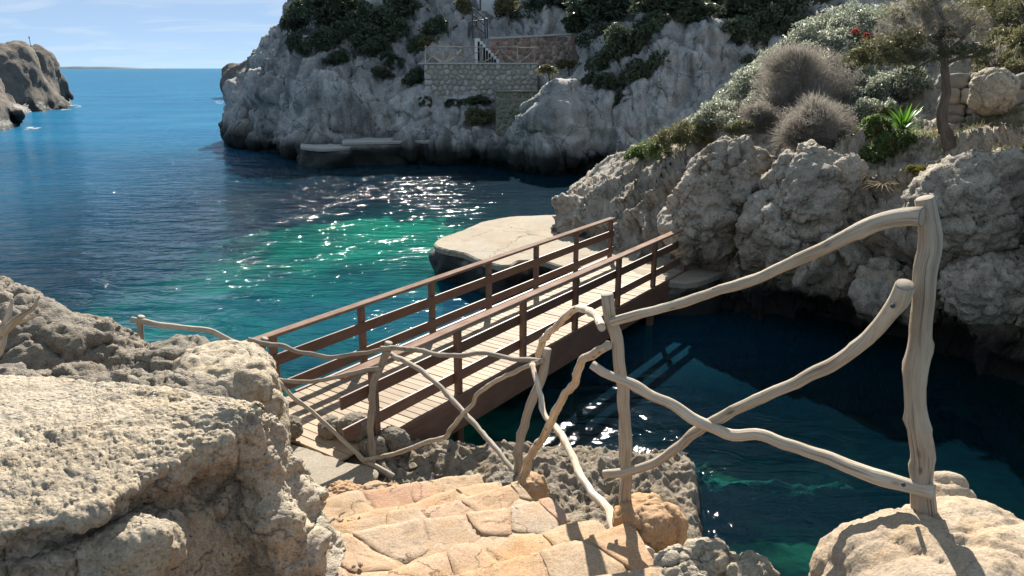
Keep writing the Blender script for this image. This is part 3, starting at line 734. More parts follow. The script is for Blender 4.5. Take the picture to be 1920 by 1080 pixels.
def blob_rock(name, parts, voxel, mat, k=1.0, amp=1.0, extra=None, smooth=0, pits=1.0, **kw):
    v, f = remesh(parts, voxel)
    for p in range(2):
        n = normals(v, f)
        w = v * k
        if p == 0:
            i1, j1 = blocks(warp(w, 1.2, 0.3) * 1.7); f1, f2 = worley(warp(w, 2.5, 0.1) * 3.0)
            d = 0.075 * fbm(w * 1.6, 4) + 0.10 * (i1 - 0.5) * sstep(0, 0.2, j1) - 0.05 * np.exp(-(j1 / 0.06) ** 2) + 0.075 * pits * (f1 - 0.45) + 0.03 * ridged(w * 3.6, 3)
            if extra is not None: d = d + extra(v) * k / amp
        else:
            g1, g2 = worley(warp(w, 5, 0.05) * 7.5); e1, e2 = worley(w * 17 + 5)
            d = 0.030 * fbm(w * 6.5, 5, 0.6) + 0.016 * ridged(w * 13, 3, 0.6) + pits * 0.050 * (g1 - 0.45) + pits * 0.022 * (e1 - 0.45)
            d = d * (0.45 + 0.85 * sstep(-0.35, 0.4, perlin(v * 1.4 + 3)))
        v = v + n * (d * amp / k)[:, None]
    base = np.array((v[:, 0].mean(), v[:, 1].mean(), v[:, 2].min()))
    o = mobj(name, mesh_np(name, v - base, f, mat), **kw); o.location = base
    return o

# the big pale boulder beside the steps: a slab with an undercut front
ZT = 3.80
BO = [
 # back-below, back edge, mid top, front edge, lip, hollow, lower face, foot
 [atz(-330, 690, ZT), (-330, 1030, ZT - .02), 'L0'],
]
def W3(*a): return np.array(a, float)
def bcol(back, edge, lip, hol, low, foot, zt=ZT, ze=ZT - 0.03):
    B = atz(*back, zt); E = atz(*edge, ze); Yr = E[1]
    return [B + W3(-0.05, 0.35, -0.9), B + W3(0, 0.10, -0.12), B * 0.62 + E * 0.38 + W3(0, 0, 0.03), E, at(lip[0], lip[1], Yr + lip[2]), at(hol[0], hol[1], Yr + hol[2]), at(low[0], low[1], Yr + low[2]), at(foot[0], foot[1], Yr + foot[2])]
cols = [
 bcol((-420, 680), (-420, 1030), (-420, 1075, 0), (-420, 1110, .02), (-415, 1160, .0), (-410, 1300, .0)),
 bcol((-150, 690), (-150, 1010), (-150, 1050, 0), (-150, 1085, .02), (-145, 1130, .0), (-140, 1280, .0)),
 bcol((0, 696), (5, 975), (5, 1010, 0), (8, 1040, .03), (12, 1090, .0), (20, 1260, .0)),
 bcol((130, 703), (165, 945), (168, 975, 0), (170, 1000, .05), (185, 1040, -.03), (200, 1240, -.03)),
 bcol((250, 716), (255, 892), (256, 922, .0), (262, 950, .10), (300, 1000, -.10), (330, 1240, -.12)),
 bcol((330, 732), (335, 852), (336, 885, .02), (350, 925, .15), (372, 1015, .06), (400, 1240, -.05)),
 bcol((400, 748), (425, 815), (420, 846, .03), (420, 900, .17), (440, 1010, .05), (480, 1240, -.08)),
 bcol((445, 762), (466, 800), (462, 835, .02), (475, 890, .06), (520, 1000, -.04), (585, 1200, -.12)),
 bcol((462, 764), (492, 800), (503, 832, .10), (528, 880, .20), (575, 965, .20), (622, 1075, .02)),
 bcol((470, 766), (492, 785), (508, 815, .35), (532, 862, .55), (570, 920, .70), (608, 990, .70)),
 bcol((478, 770), (484, 778), (500, 806, .75), (520, 848, 1.05), (548, 890, 1.25), (580, 935, 1.35)),
]
ctrl = np.array(cols).transpose(1, 0, 2)
v, f = sheet(ctrl, 330, 420)
f = flip_to(v, f, (-0.3, 0.3, 4.6))
lumps = [(at(255, 985, 2.28), 0.10, 0.10), (at(200, 1010, 2.2), 0.10, 0.06), (at(520, 960, 2.75), 0.12, 0.05), (at(470, 880, 2.8), 0.07, 0.05), (at(590, 1010, 2.9), 0.16, 0.05), (at(560, 920, 3.3), 0.15, 0.06),
         (at(360, 930, 2.8), 0.14, -0.07), (at(80, 1040, 2.1), 0.10, 0.05), (at(500, 1010, 2.7), 0.08, -0.06), (at(300, 960, 2.5), 0.06, -0.06)]
for p_ in range(2):
    n = normals(v, f); up = sstep(0.45, 0.85, n[:, 2])
    if p_ == 0:
        i1, j1 = blocks(warp(v, 3, 0.12) * (3.2, 3.2, 3.8)); f1, f2 = worley(warp(v, 5, 0.05) * 7)
        d = (0.050 * fbm(v * 3, 4) + 0.075 * (i1 - 0.5) * sstep(0, 0.2, j1) - 0.03 * np.exp(-(j1 / 0.06) ** 2) + 0.045 * (f1 - 0.45) + 0.015 * ridged(v * 8, 3)) * (1 - 0.80 * up) + bumps_at(v, lumps)
    else:
        g1, g2 = worley(warp(v, 8, 0.03) * (10, 10, 10)); e1, e2 = worley(v * 27 + 5); q1, q2 = worley(warp(v, 4, 0.06) * (5, 7, 6) + 40)
        pit = np.exp(-(g1 / 0.28) ** 2) * sstep(0.0, 0.35, perlin(v * 2.2))
        d = 0.011 * fbm(v * 8, 5, 0.6) + 0.006 * ridged(v * 24, 3, 0.6) - 0.016 * pit + 0.010 * (e1 - 0.45) + 0.010 * (q1 - 0.5) + 0.004 * ridged(v * 50, 2)
    if p_ == 1: d = d * (1 - up * (1 - (0.25 + 0.85 * sstep(-0.3, 0.4, perlin(v * 1.7 + 5)))))
    v = v + n * d[:, None]
base = W3(-1.5, 2.6, 2.6)
o = mobj('boulder', mesh_np('boulder', v - base, f, M['rock_near']), label='big flat-topped pale boulder with a dark hollow under its edge, beside the steps', cat='boulder'); o.location = base

# rocks behind it, down to the landing
blob_rock('boulder', [((-2.86, 6.75, 1.25), (0.52, 0.72, 1.30), (0.0, 0.04, 0.35), 5.0), ((-3.2, 6.3, 1.0), (0.55, 0.6, 1.30), (0.1, 0, 0.2), 4.0)], 0.022, M['rock_near'], 1.0, 0.6, pits=0.3,
          label='tall upright tan boulder whose square end stands over the concrete landing', cat='boulder')
blob_rock('rock_outcrop', [((-4.3, 5.75, 1.75), (2.0, 0.62, 0.98), (-0.12, 0.05, 0.06), 3.5), ((-2.75, 5.55, 1.7), (0.52, 0.5, 0.88), (0, 0.2, 0.3), 3.0), ((-3.5, 5.1, 1.9), (0.8, 0.4, 0.72), (0, 0.1, 0.0), 3.0)], 0.022, M['rock_bank'], 1.1, 1.1,
          label='low dark pitted rock outcrop running behind the flat pale boulder', cat='rock')
blob_rock('rock_outcrop', [((-5.6, 7.1, 1.7), (2.1, 0.7, 1.42), (0.0, 0.34, 0.0), 3.2), ((-3.7, 7.2, 1.5), (0.62, 0.5, 1.0), (0, 0.45, 0.1), 3.0), ((-4.6, 6.9, 2.3), (0.35, 0.3, 0.42), (0.2, 0, 0), 3.0)], 0.024, M['rock_bank'], 1.0, 1.1,
          label='rough rock outcrop sloping down to the sea behind the driftwood stump', cat='rock')
# bottom right rock that carries the tall fence post
blob_rock('boulder', [((1.95, 2.02, 3.12), (0.82, 0.55, 0.52), (0.06, 0.03, 0.30), 4.0), ((1.84, 2.78, 3.30), (0.13, 0.13, 0.30), (0.0, 0, 0.4), 2.4), ((1.33, 2.12, 3.1), (0.22, 0.36, 0.42), (0, -0.2, 0.2), 2.6), ((1.52, 2.42, 3.32), (0.24, 0.20, 0.30), (0, -0.1, 0.3), 3), ((1.22, 1.85, 2.9), (0.26, 0.3, 0.42), (0, 0, 0), 2.6), ((1.66, 2.28, 3.18), (0.46, 0.42, 0.45), (0.03, 0.0, 0.35), 4.0), ((1.8, 2.3, 2.2), (0.8, 0.5, 1.0), (0, 0, 0.2), 3)], 0.013, M['rock_post'], 1.5, 0.36, pits=0.7,
          label='pale orange rock carrying the tallest fence post', cat='boulder')
# small stones by the steps
SM = [
 ('stone', (950, 935, 5.55), (0.20, 0.17, 0.19), M['rock_bank'], 'grey pitted stone against the right side of the steps'),
 ('stone', (992, 925, 5.50), (0.14, 0.13, 0.15), M['sandstone'], 'rusty orange stone wedged at the foot of the middle fence post'),
 ('stone', (1190, 1046, 3.02), (0.10, 0.09, 0.08), M['rock_bank'], 'dark grey stone under the thick end of the fence brace'),
 ('stone', (1215, 985, 3.15), (0.15, 0.15, 0.10), M['sandstone'], 'smooth orange stone beside the second post from the tall one'),
 ('stone', (1340, 1062, 2.5), (0.10, 0.09, 0.08), M['rock_near'], 'pale crumbly stone at the lower edge between the two post rocks'),
 ('stone', (1270, 1078, 2.42), (0.09, 0.10, 0.06), M['rock_near'], 'small pale stone right below the log end of the fence brace'),
 ('stone', (1400, 1078, 2.40), (0.09, 0.08, 0.05), M['rock_near'], 'small pale stone at the brink above the dark water'),
 ('stone', (738, 823, 8.35), (0.17, 0.15, 0.13), M['rock_bank'], 'dark grey stone against the post at the near end of the bridge'),
 ('stone', (668, 800, 8.35), (0.20, 0.16, 0.17), M['rock_bank'], 'round grey stone on the edge of the bridge deck'),
 ('stone', (622, 806, 8.45), (0.17, 0.15, 0.14), M['rock_bank'], 'brownish stone heaped beside the deck, left of the round one'),
 ('stone', (700, 838, 8.15), (0.16, 0.13, 0.11), M['rock_bank'], 'low stone in front of the deck post, behind the thin fence post'),
 ('stone', (545, 802, 8.30), (0.14, 0.12, 0.11), M['rock_bank'], 'small stone between the tall tan boulder and the bridge deck'),
]
for q_, h_, mt_, lb_ in (((650, 938), (0.20, 0.13), 'sandstone', 'flat orange stone below the concrete landing, nearest the leaning thin post'), ((700, 922), (0.17, 0.11), 'sandstone_tan', 'flat tan stone between the landing and the top of the rubble'), ((745, 938), (0.22, 0.12), 'sandstone', 'wide flat orange stone at the end of the steps'),
                      ((600, 952), (0.19, 0.12), 'sandstone_pink', 'flat pinkish stone beside the big boulder below the landing'), ((690, 962), (0.24, 0.13), 'sandstone_tan', 'flat tan stone in the middle of the path under the landing'), ((800, 925), (0.18, 0.12), 'sandstone', 'small flat orange stone at the rubble side of the path'), ((850, 915), (0.17, 0.11), 'sandstone_tan', 'small flat tan stone left of the grey pitted stone')):
    yq = 5.5
    for _ in range(30):        # where the sight line meets the path
        g_ = at(q_[0], q_[1], yq); yq += 0.5 * (g_[2] - float(ground_z(g_[:1], g_[1:2])[0])) 
    SM.append(('stone', (q_[0], q_[1], yq), (h_[0], h_[1] * 1.3, 0.09), M[mt_], lb_))
for k, (nm, q, h, mt, lab) in enumerate(SM):
    c = at(*q)
    blob_rock(nm, [(c, h, (0.3 * math.sin(k * 3), 0.3 * math.cos(k * 5), k * 1.3), 2.6), (c + W3(0.3 * h[0], -0.1 * h[1], -0.3 * h[2]), tuple(0.75 * t for t in h), (0.2, 0.1, k), 3.0)], max(0.008, min(h) / 12), mt, 3.0, 0.7, label=lab, cat='stone')

# rubble on the slope between the steps and the water
def rubble(n, area, size, name, mat, **kw):
    vs, fs = [], []
    ico = bmesh.new(); bmesh.ops.create_icosphere(ico, subdivisions=1, radius=1.0)
    iv = np.array([q.co[:] for q in ico.verts]); jf = np.array([[q.index for q in t.verts] for t in ico.faces]); ico.free()
    o = 0
    for k in range(n):
        x, y = area()
        s = size * random.uniform(0.35, 1.0) ** 1.6
        q = iv * (1 + 0.28 * rng.normal(size=(len(iv), 1))) * s * np.array((random.uniform(.7, 1.4), random.uniform(.7, 1.3), random.uniform(.5, .9)))
        a = random.uniform(0, 6.28); ca, sa = math.cos(a), math.sin(a)
        q = np.stack([q[:, 0] * ca - q[:, 1] * sa, q[:, 0] * sa + q[:, 1] * ca, q[:, 2]], 1)
        vs.append(q + (x, y, float(ground_z(np.array([x]), np.array([y]))[0]) + 0.2 * s)); fs.append(jf + o); o += len(iv)
    return mobj(name, mesh_np(name, np.concatenate(vs), np.concatenate(fs), mat, smooth=False), kind='stuff', **kw)
def area_r():
    y = random.uniform(3.6, 9.3); return float(interp(y, XR)) + random.uniform(0.12, 2.6) * (0.6 if y < 5.5 else 1), y
rubble(900, area_r, 0.08, 'rubble', M['earth'], label='brown rubble on the bank between the steps and the water', cat='rubble')
def area_p():
    y = random.uniform(2.1, 6.8); a, b = float(interp(y, XL)), float(interp(y, XR))
    t = random.choice((random.uniform(0.0, 0.06), random.uniform(0.92, 1.08), random.uniform(0, 1))); return a + (b - a) * t, y
rubble(420, area_p, 0.026, 'gravel', M['sandstone_grey'], label='loose gravel along the edges of the stone steps', cat='gravel')

# ------------------------------------------------------------------ cells for stones and slabs
def clip(poly, a, b, c):
    """keep the part of a polygon where a*x+b*y<=c"""
    out = []
    for i in range(len(poly)):
        p, q = poly[i], poly[(i + 1) % len(poly)]
        dp, dq = a * p[0] + b * p[1] - c, a * q[0] + b * q[1] - c
        if dp <= 0: out.append(p)
        if dp * dq < 0:
            t = dp / (dp - dq); out.append((p[0] + t * (q[0] - p[0]), p[1] + t * (q[1] - p[1])))
    return out
def cells(seeds, region, gap, wx=1.0):
    res = []
    for i, s in enumerate(seeds):
        poly = list(region)
        for j, t in enumerate(seeds):
            if i == j: continue
            dx, dy = (t[0] - s[0]), (t[1] - s[1]); L = math.hypot(dx, dy)
            if L > 4 * wx: continue
            poly = clip(poly, dx / L, dy / L, (dx * (s[0] + t[0]) + dy * (s[1] + t[1])) / (2 * L) - gap)
            if len(poly) < 3: break
        if len(poly) >= 3:
            A = 0.5 * abs(sum(poly[k][0] * poly[(k + 1) % len(poly)][1] - poly[(k + 1) % len(poly)][0] * poly[k][1] for k in range(len(poly))))
            if A > 0.0008: res.append(poly)
    return res
def round_poly(poly, jit=0.0, n=1):
    """cut the corners once so a stone is not a sharp polygon"""
    if sum(poly[k][0] * poly[(k + 1) % len(poly)][1] - poly[(k + 1) % len(poly)][0] * poly[k][1] for k in range(len(poly))) < 0: poly = poly[::-1]
    out = []
    for i in range(len(poly)):
        p, q = poly[i], poly[(i + 1) % len(poly)]
        for t in (0.1, 0.9):
            out.append((p[0] + t * (q[0] - p[0]) + random.uniform(-jit, jit), p[1] + t * (q[1] - p[1]) + random.uniform(-jit, jit)))
    return out
def stone_mesh(name, poly, h, bevel, mat, dome=0.25, tilt=0.0):
    """a stone standing proud of z=0: outline ring, shoulder ring, domed middle"""
    P = np.array(poly); c = P.mean(0); m = len(P)
    tx, ty = random.uniform(-tilt, tilt), random.uniform(-tilt, tilt)
    rings = [(1.0, -0.5 * h), (1.0, 0.55 * h), (1 - bevel, h)]
    v = []
    for s, z in rings:
        q = c + (P - c) * s; v.append(np.concatenate([q, (z + (q[:, :1] - c[0]) * tx + (q[:, 1:] - c[1]) * ty) if z > 0 else np.full((m, 1), z)], 1))
    q = c + (P - c) * 0.5; v.append(np.concatenate([q, np.full((m, 1), h * (1 + dome * 0.8)) + rng.normal(size=(m, 1)) * h * 0.08], 1))
    v = np.concatenate(v + [np.array([[c[0], c[1], h * (1 + dome)]])])
    ids = np.arange(4 * m).reshape(4, m)
    f = np.stack([ids[:-1], np.roll(ids, -1, 1)[:-1], np.roll(ids, -1, 1)[1:], ids[1:]], -1).reshape(-1, 4)
    t = np.stack([ids[3], np.roll(ids[3], -1), np.full(m, 4 * m)], -1)
    return mesh_np(name, v, [f, t], mat, smooth=True)

# ------------------------------------------------------------------ the stone steps down to the landing
steps = bpy.data.objects.new('stone_steps', None); steps.location = (0, 2.4, 3.35); link(steps, kind='structure')
TILT = 0.38      # the nosings run slightly away to the right
def slab_tread(poly, z, th, mat, k):
    """one dished flagstone, subdivided enough to be uneven"""
    P = np.array(round_poly(poly, 0.006)); c = P.mean(0)
    # densify the outline
    Q = []
    for i in range(len(P)):
        a, b = P[i], P[(i + 1) % len(P)]; L = np.linalg.norm(b - a); n = max(1, int(L / 0.06))
        for t in range(n): Q.append(a + (b - a) * t / n)
    Q = np.array(Q); m = len(Q)
    rings = [(1.0, -th), (1.004, -0.03), (0.995, -0.012), (0.96, 0.0), (0.75, 0.0), (0.5, 0.0), (0.25, 0.0)]
    v = []
    for s, dz in rings:
        q = c + (Q - c) * s
        p3 = np.concatenate([q, np.full((m, 1), float(k))], 1)
        zz = z + dz + (0.020 * fbm(p3 * 2.6, 3) + 0.009 * ridged(p3 * 6.5, 3)) * (0 if dz < -0.05 else 1)
        sh = 0.010 * np.stack([perlin(p3 * 7), perlin(p3 * 7 + 3)], 1)
        v.append(np.concatenate([q + sh, zz[:, None]], 1))
    v = np.concatenate(v + [np.array([[c[0], c[1], z]])]); nr = len(rings)
    ids = np.arange(nr * m).reshape(nr, m)
    f = np.stack([ids[:-1], np.roll(ids, -1, 1)[:-1], np.roll(ids, -1, 1)[1:], ids[1:]], -1).reshape(-1, 4)
    t = np.stack([ids[-1], np.roll(ids[-1], -1), np.full(m, nr * m)], -1)
    return mobj('flagstone', mesh_np('flagstone', v - np.array(steps.location), [f, t], mat), steps)
M['step_mortar'] = rock_mat('sandy_step_mortar', (0.38, 0.235, 0.125), (0.20, 0.12, 0.065), (0.42, 0.30, 0.19), (0.40, 0.25, 0.125), 2.2, 0.012, lichen=0.3, pit=0.4)
def dense(poly, L0):
    Q = []
    for i in range(len(poly)):
        a_, b_ = np.array(poly[i]), np.array(poly[(i + 1) % len(poly)]); L = np.linalg.norm(b_ - a_); n = max(1, int(L / L0))
        for t in range(n): Q.append(a_ + (b_ - a_) * t / n)
    return np.array(Q)
def tread_h(q, k):
    p3 = np.concatenate([q, np.full((len(q), 1), float(k) * 3.1)], 1)
    return 0.022 * fbm(p3 * 2.2, 5, 0.55) + 0.006 * ridged(p3 * 9.0, 3, 0.6)
def slab_on(name, poly, z, th, mat, k, drop, parent):
    Q = dense(poly, 0.05); m = len(Q); c = Q.mean(0)
    rings = [(1.0, -th), (1.002, -0.012), (0.996, -0.003), (0.982, 0.0), (0.75, 0.0), (0.5, 0.0), (0.25, 0.0)]
    v = []
    for s, dz in rings:
        q = c + (Q - c) * s; h = tread_h(q, k)
        sh = 0.012 * np.stack([perlin(np.concatenate([q, 0 * h[:, None] + k], 1) * 6), perlin(np.concatenate([q, 0 * h[:, None] + k + 9], 1) * 6)], 1)
        v.append(np.concatenate([q + sh, (z + dz + h - drop)[:, None]], 1))
    v = np.concatenate(v + [np.array([[c[0], c[1], z - drop + tread_h(c[None], k)[0]]])]); nr = len(rings)
    ids = np.arange(nr * m).reshape(nr, m)
    f = np.stack([ids[:-1], np.roll(ids, -1, 1)[:-1], np.roll(ids, -1, 1)[1:], ids[1:]], -1).reshape(-1, 4)
    t = np.stack([ids[-1], np.roll(ids[-1], -1), np.full(m, nr * m)], -1)
    return mobj(name, mesh_np(name, v - np.array(parent.location), [f, t], mat), parent)
yy = 1.75; k = 0
while yy < 5.05:
    tread = 0.47 + 0.10 * math.sin(k * 2.3)
    z = float(interp(yy + 0.20, ZS)) + 0.012
    def edge(y0, n=7, k=k):
        a, b = float(interp(y0, XL)) - 0.10, float(interp(y0, XR)) + 0.05
        return [(a + (b - a) * t, y0 + TILT * (a + (b - a) * t - 0.5 * (a + b)) + 0.04 * math.sin(5 * t + 2.1 * k) + 0.02 * math.sin(11 * t + k)) for t in np.linspace(0, 1, n)]
    near, far = edge(yy - 0.10), edge(yy + tread)
    region = near + far[::-1]
    slab_on('tread', region, z, 0.45, M['step_mortar'], k, 0.004, steps)
    seeds = []
    a, b = near[0][0], near[-1][0]; nx = max(3, round((b - a) / 0.27)); ny = 2 if tread > 0.46 else 1
    for j in range(ny):
        for i in range(nx):
            seeds.append((a + (b - a) * (i + 0.5 + random.uniform(-.32, .32) + (0.25 if j else 0)) / nx, yy + tread * (j + 0.5 + random.uniform(-.25, .25)) / ny + TILT * ((b - a) * ((i + .5) / nx - .5))))
    for poly in cells(seeds, region, 0.005, 0.5):
        if random.random() < 0.12: continue
        slab_on('flagstone', round_poly(poly, 0.008), z + random.uniform(-0.004, 0.005), 0.05, M[random.choice(('sandstone', 'sandstone', 'sandstone', 'sandstone_pink', 'sandstone_tan', 'sandstone_tan', 'sandstone_tan', 'sandstone_grey'))], k, 0.0, steps)
    yy += tread; k += 1

# ================================================================== BRIDGE
N0 = W3(-1.67, 8.33, DECK); U = W3(0.570, 0.8216, 0); NN = W3(-0.8216, 0.570, 0); UP = W3(0, 0, 1)
BW = 1.90; SP = 1.628
bridge = empty('footbridge', tuple(N0), 'red brown timber footbridge with railings and pale deck planks over the inlet', 'footbridge')
def beam_box(s0, s1, n0, n1, z0, z1, bev=0.006, longaxis='s'):
    """box in bridge coordinates (along, across, up) with softened edges, uv along its length"""
    bm = bmesh.new(); uvl = bm.loops.layers.uv.new('uv')
    r = bmesh.ops.create_cube(bm, size=1.0)
    for q in r['verts']:
        q.co = Vector(((q.co.x + .5) * (s1 - s0) + s0, (q.co.y + .5) * (n1 - n0) + n0, (q.co.z + .5) * (z1 - z0) + z0))
    bmesh.ops.bevel(bm, geom=bm.edges[:], offset=bev, segments=1, affect='EDGES')
    ax = {'s': 0, 'n': 1, 'z': 2}[longaxis]; ot = [i for i in range(3) if i != ax]
    ou, ov = random.random(), random.random() * 9
    for fc in bm.faces:
        for l in fc.loops:
            c = l.vert.co; l[uvl].uv = (c[ot[0]] * 1.0 + c[ot[1]] * 1.0 + ou, c[ax] + ov)
    for q in bm.verts:
        q.co = Vector(U * q.co.x + NN * q.co.y + UP * q.co.z)
    return bm
def bpart(name, bm, mat, parent=None, **kw):
    me = bpy.data.meshes.new(name); bm.normal_update(); bm.to_mesh(me); bm.free(); me.materials.append(mat)
    return mobj(name, me, parent or bridge, **kw)
S0, S1 = -0.62, 6 * SP + 0.12
s = S0; k = 0
while s < S1:
    w = 0.142
    dz_ = random.uniform(-0.004, 0.004)
    bpart('plank', beam_box(s, min(s + w - 0.008, S1), -0.02 + random.uniform(-.008, .008), BW + 0.02 + random.uniform(-.008, .008), -0.035 + dz_, dz_, 0.004, 'n'), M['deck_wood'])
    s += w
for n0 in (-0.085, BW + 0.03):
    bpart('side_beam', beam_box(0.35, S1 + 0.02, n0, n0 + 0.055, -0.50, 0.012, 0.006), M['red_wood'])
for n0 in (0.35, 0.93, 1.5):
    bpart('joist', beam_box(0.35, S1, n0, n0 + 0.08, -0.28, -0.04, 0.006), M['red_wood'])
for n0, n1 in ((-0.03, 0.06), (BW - 0.06, BW + 0.03)):
    for i in range(7):
        s = i * SP
        bpart('post', beam_box(s - 0.045, s + 0.045, n0, n1, 0.0 if i else -0.25, 0.952, 0.006, 'z'), M['red_wood'])
bolt_me = None
for o_ in [o_ for o_ in bridge.children if o_.name.startswith('post')][:7]:
    i = [o_ for o_ in bridge.children if o_.name.startswith('post')].index(o_)
    for zz in (0.63, 0.22, 0.07):
        bm = bmesh.new(); bmesh.ops.create_cone(bm, cap_ends=True, segments=8, radius1=0.011, radius2=0.008, depth=0.008)
        c_ = U * (i * SP) + NN * -0.034 + UP * zz; rot = Matrix.Rotation(R(90), 3, 'X')
        rz_ = Matrix.Rotation(math.atan2(U[1], U[0]), 3, 'Z')
        for q in bm.verts: q.co = rz_ @ (rot @ q.co) + Vector(c_)
        bpart('bolt', bm, M['dark_metal'], o_)
for i in (1, 5):
    for n0 in (-0.02, BW - 0.10):
        bpart('pile', beam_box(i * SP - 0.07, i * SP + 0.07, n0, n0 + 0.12, -3.6, -0.06 if n0 < 0 else -0.06, 0.008, 'z'), M['red_wood'])
for side, (c0, c1, r0, r1) in enumerate(((-0.05, 0.105, 0.062, 0.094), (BW - 0.105, BW + 0.05, BW - 0.094, BW - 0.062))):
    e0, e1 = (-0.50, 6 * SP + 0.06)
    bpart('handrail', beam_box(e0, e1, c0, c1, 0.955, 1.0, 0.007), M['cap_wood'])
    bpart('mid_rail', beam_box(e0 + 0.02, e1 - 0.02, r0, r1, 0.55, 0.71, 0.005), M['red_wood'])
    bpart('lower_rail', beam_box(e0 + 0.02, e1 - 0.02, r0, r1, 0.14, 0.30, 0.005), M['red_wood'])

# ================================================================== RUSTIC FENCE
def tube(name, pts, mat, parent, n=14, step=0.045, seed=0, knots=1.0, cap=True, capmat=None, flat=0.0):
    """pts: (px, py, Y, half width in px) -> a knotty tapering limb with cut ends"""
    P = np.array([at(a, b, y) for a, b, y, r in pts]); Rr = np.array([r / FPX * np.linalg.norm(ray(a, b)) * y / ray(a, b)[1] for a, b, y, r in pts])
    return tube3(name, P, Rr, mat, parent, n, step, seed, knots, capmat)
def tube3(name, P, Rr, mat, parent, n=14, step=0.045, seed=0, knots=1.0, capmat=None):
    L = np.linalg.norm(np.diff(P, axis=0), axis=1).sum(); m = max(6, int(L / step))
    Q = even(catmull(np.concatenate([P, Rr[:, None]], 1), m * 3), m); C, r = Q[:, :3], Q[:, 3] * (0.68 if knots else 1.0)
    if knots > 0:
        sl = np.linspace(0, L, m); w_ = np.stack([sl * 2.6 / max(1e-3, (r.mean() / 0.035) ** 0.5), 0 * sl + seed * 5.3, 0 * sl], 1)
        fade = np.clip(np.minimum(sl, L - sl) / 0.12, 0, 1)[:, None]
        C = C + fade * r[:, None] * np.stack([0.55 * perlin(w_) + 0.35 * perlin(w_ * 2.7 + 4), 0.3 * perlin(w_ + 40), 0.55 * perlin(w_ + 80) + 0.35 * perlin(w_ * 2.7 + 90)], 1)
        r = r * (1 + 0.14 * perlin(w_ * 2.2 + 11))
    # frames
    T = np.gradient(C, axis=0); T /= np.linalg.norm(T, axis=1)[:, None]
    ref = W3(0.31, 0.2, 0.93) if abs(T[:, 2]).mean() < 0.8 else W3(1, 0.2, 0.1)
    A = np.cross(T, ref); A /= np.linalg.norm(A, axis=1)[:, None]; B = np.cross(A, T)
    th = np.linspace(0, 2 * math.pi, n, endpoint=False)
    s = np.linspace(0, L, m)
    v = []; uv = []
    ring = C[:, None, :] + r[:, None, None] * (np.cos(th)[None, :, None] * A[:, None, :] + np.sin(th)[None, :, None] * B[:, None, :])
    q = ring.reshape(-1, 3) + seed * 3.7
    rad = np.repeat(r, n)
    d = 0.10 * fbm(q * 5, 3) + 0.04 * ridged(q * (14, 14, 14), 2)
    if knots > 0:
        k1, k2 = worley(q * 6.5); d = d + knots * 0.45 * np.exp(-(k1 / 0.17) ** 2)
        rib = np.stack([np.tile(np.cos(th) * 2.2, m), np.tile(np.sin(th) * 2.2, m), np.repeat(s * 1.1, n) + seed], 1)
        d = d + 0.07 * ridged(rib, 2) - 0.16 * np.exp(-(perlin(rib * 0.8 + 21) / 0.035) ** 2) * sstep(-.1, .2, perlin(rib * (0.3, 0.3, 1.1) + 7))
    out = (ring - C[:, None, :]).reshape(-1, 3) / rad[:, None]
    v = ring.reshape(-1, 3) + out * (d * rad)[:, None]
    tt = np.tile(th / (2 * math.pi), m); circ = float(2 * math.pi * r.mean())
    uvs = np.stack([np.abs(tt * 2 - 1) * circ * 1.2, np.repeat(s, n)], 1)
    f = []
    ids = np.arange(m * n).reshape(m, n)
    f = np.stack([ids[:-1], ids[1:], np.roll(ids, -1, 1)[1:], np.roll(ids, -1, 1)[:-1]], -1).reshape(-1, 4)
    # ends: a chamfer ring then a flat cut
    extra_v, extra_uv, tri = [], [], []
    quads = [f]; nv = len(v)
    for e, i0, sg in ((0, 0, -1), (1, m - 1, 1)):
        rg = v[ids[i0]]; c = rg.mean(0)
        inner = c + (rg - c) * 0.86 + T[i0] * sg * 0.10 * r[i0]
        extra_v += list(inner) + [c + T[i0] * sg * 0.10 * r[i0]]
        extra_uv += [(0.02 * math.cos(a) + 0.3, 0.004 * math.sin(a)) for a in th] + [(0.3, 0)]
        b = nv + e * (n + 1); inn = np.arange(b, b + n)
        q4 = np.stack([ids[i0], inn, np.roll(inn, -1), np.roll(ids[i0], -1)], -1)
        quads.append(q4 if sg > 0 else q4[:, ::-1])
        tq = np.stack([inn, np.full(n, b + n), np.roll(inn, -1)], -1)
        tri.append(tq if sg > 0 else tq[:, ::-1])
    v = np.concatenate([v, np.array(extra_v)]); uvs = np.concatenate([uvs, np.array(extra_uv)])
    off = np.array(parent.location) if parent is not None else W3(0, 0, 0)
    quads = np.concatenate(quads); tri = np.concatenate(tri)
    me = mesh_np(name, v - off, [quads[:, ::-1], tri[:, ::-1]], mat, uv=uvs)
    if capmat is not None:
        me.materials.append(capmat); idx = np.zeros(len(me.polygons), np.int32); idx[len(quads):] = 1; me.polygons.foreach_set('material_index', idx)
    return mobj(name, me, parent)
fence = empty('branch_fence', tuple(at(1727, 928, 2.5)), 'rustic fence of crooked bleached branches along the steps', 'fence')
cw = M['cut_wood']; ru = M['rustic']; rg_ = M['rustic_grey']
def FT(name, pts, mat=None, **kw):
    return tube(name, pts, mat or ru, fence, capmat=cw, **kw)
def yr(pts, y0, y1, rr):
    """spread depth and half width linearly along a list of (px, py)"""
    n = len(pts) - 1; rk = np.interp(np.linspace(0, 1, n + 1), np.linspace(0, 1, len(rr)), rr)
    L = np.concatenate([[0], np.cumsum([math.hypot(pts[i + 1][0] - pts[i][0], pts[i + 1][1] - pts[i][1]) for i in range(n)])]); L /= L[-1]
    return [(p[0], p[1], y0 + (y1 - y0) * L[i], rk[i]) for i, p in enumerate(pts)]
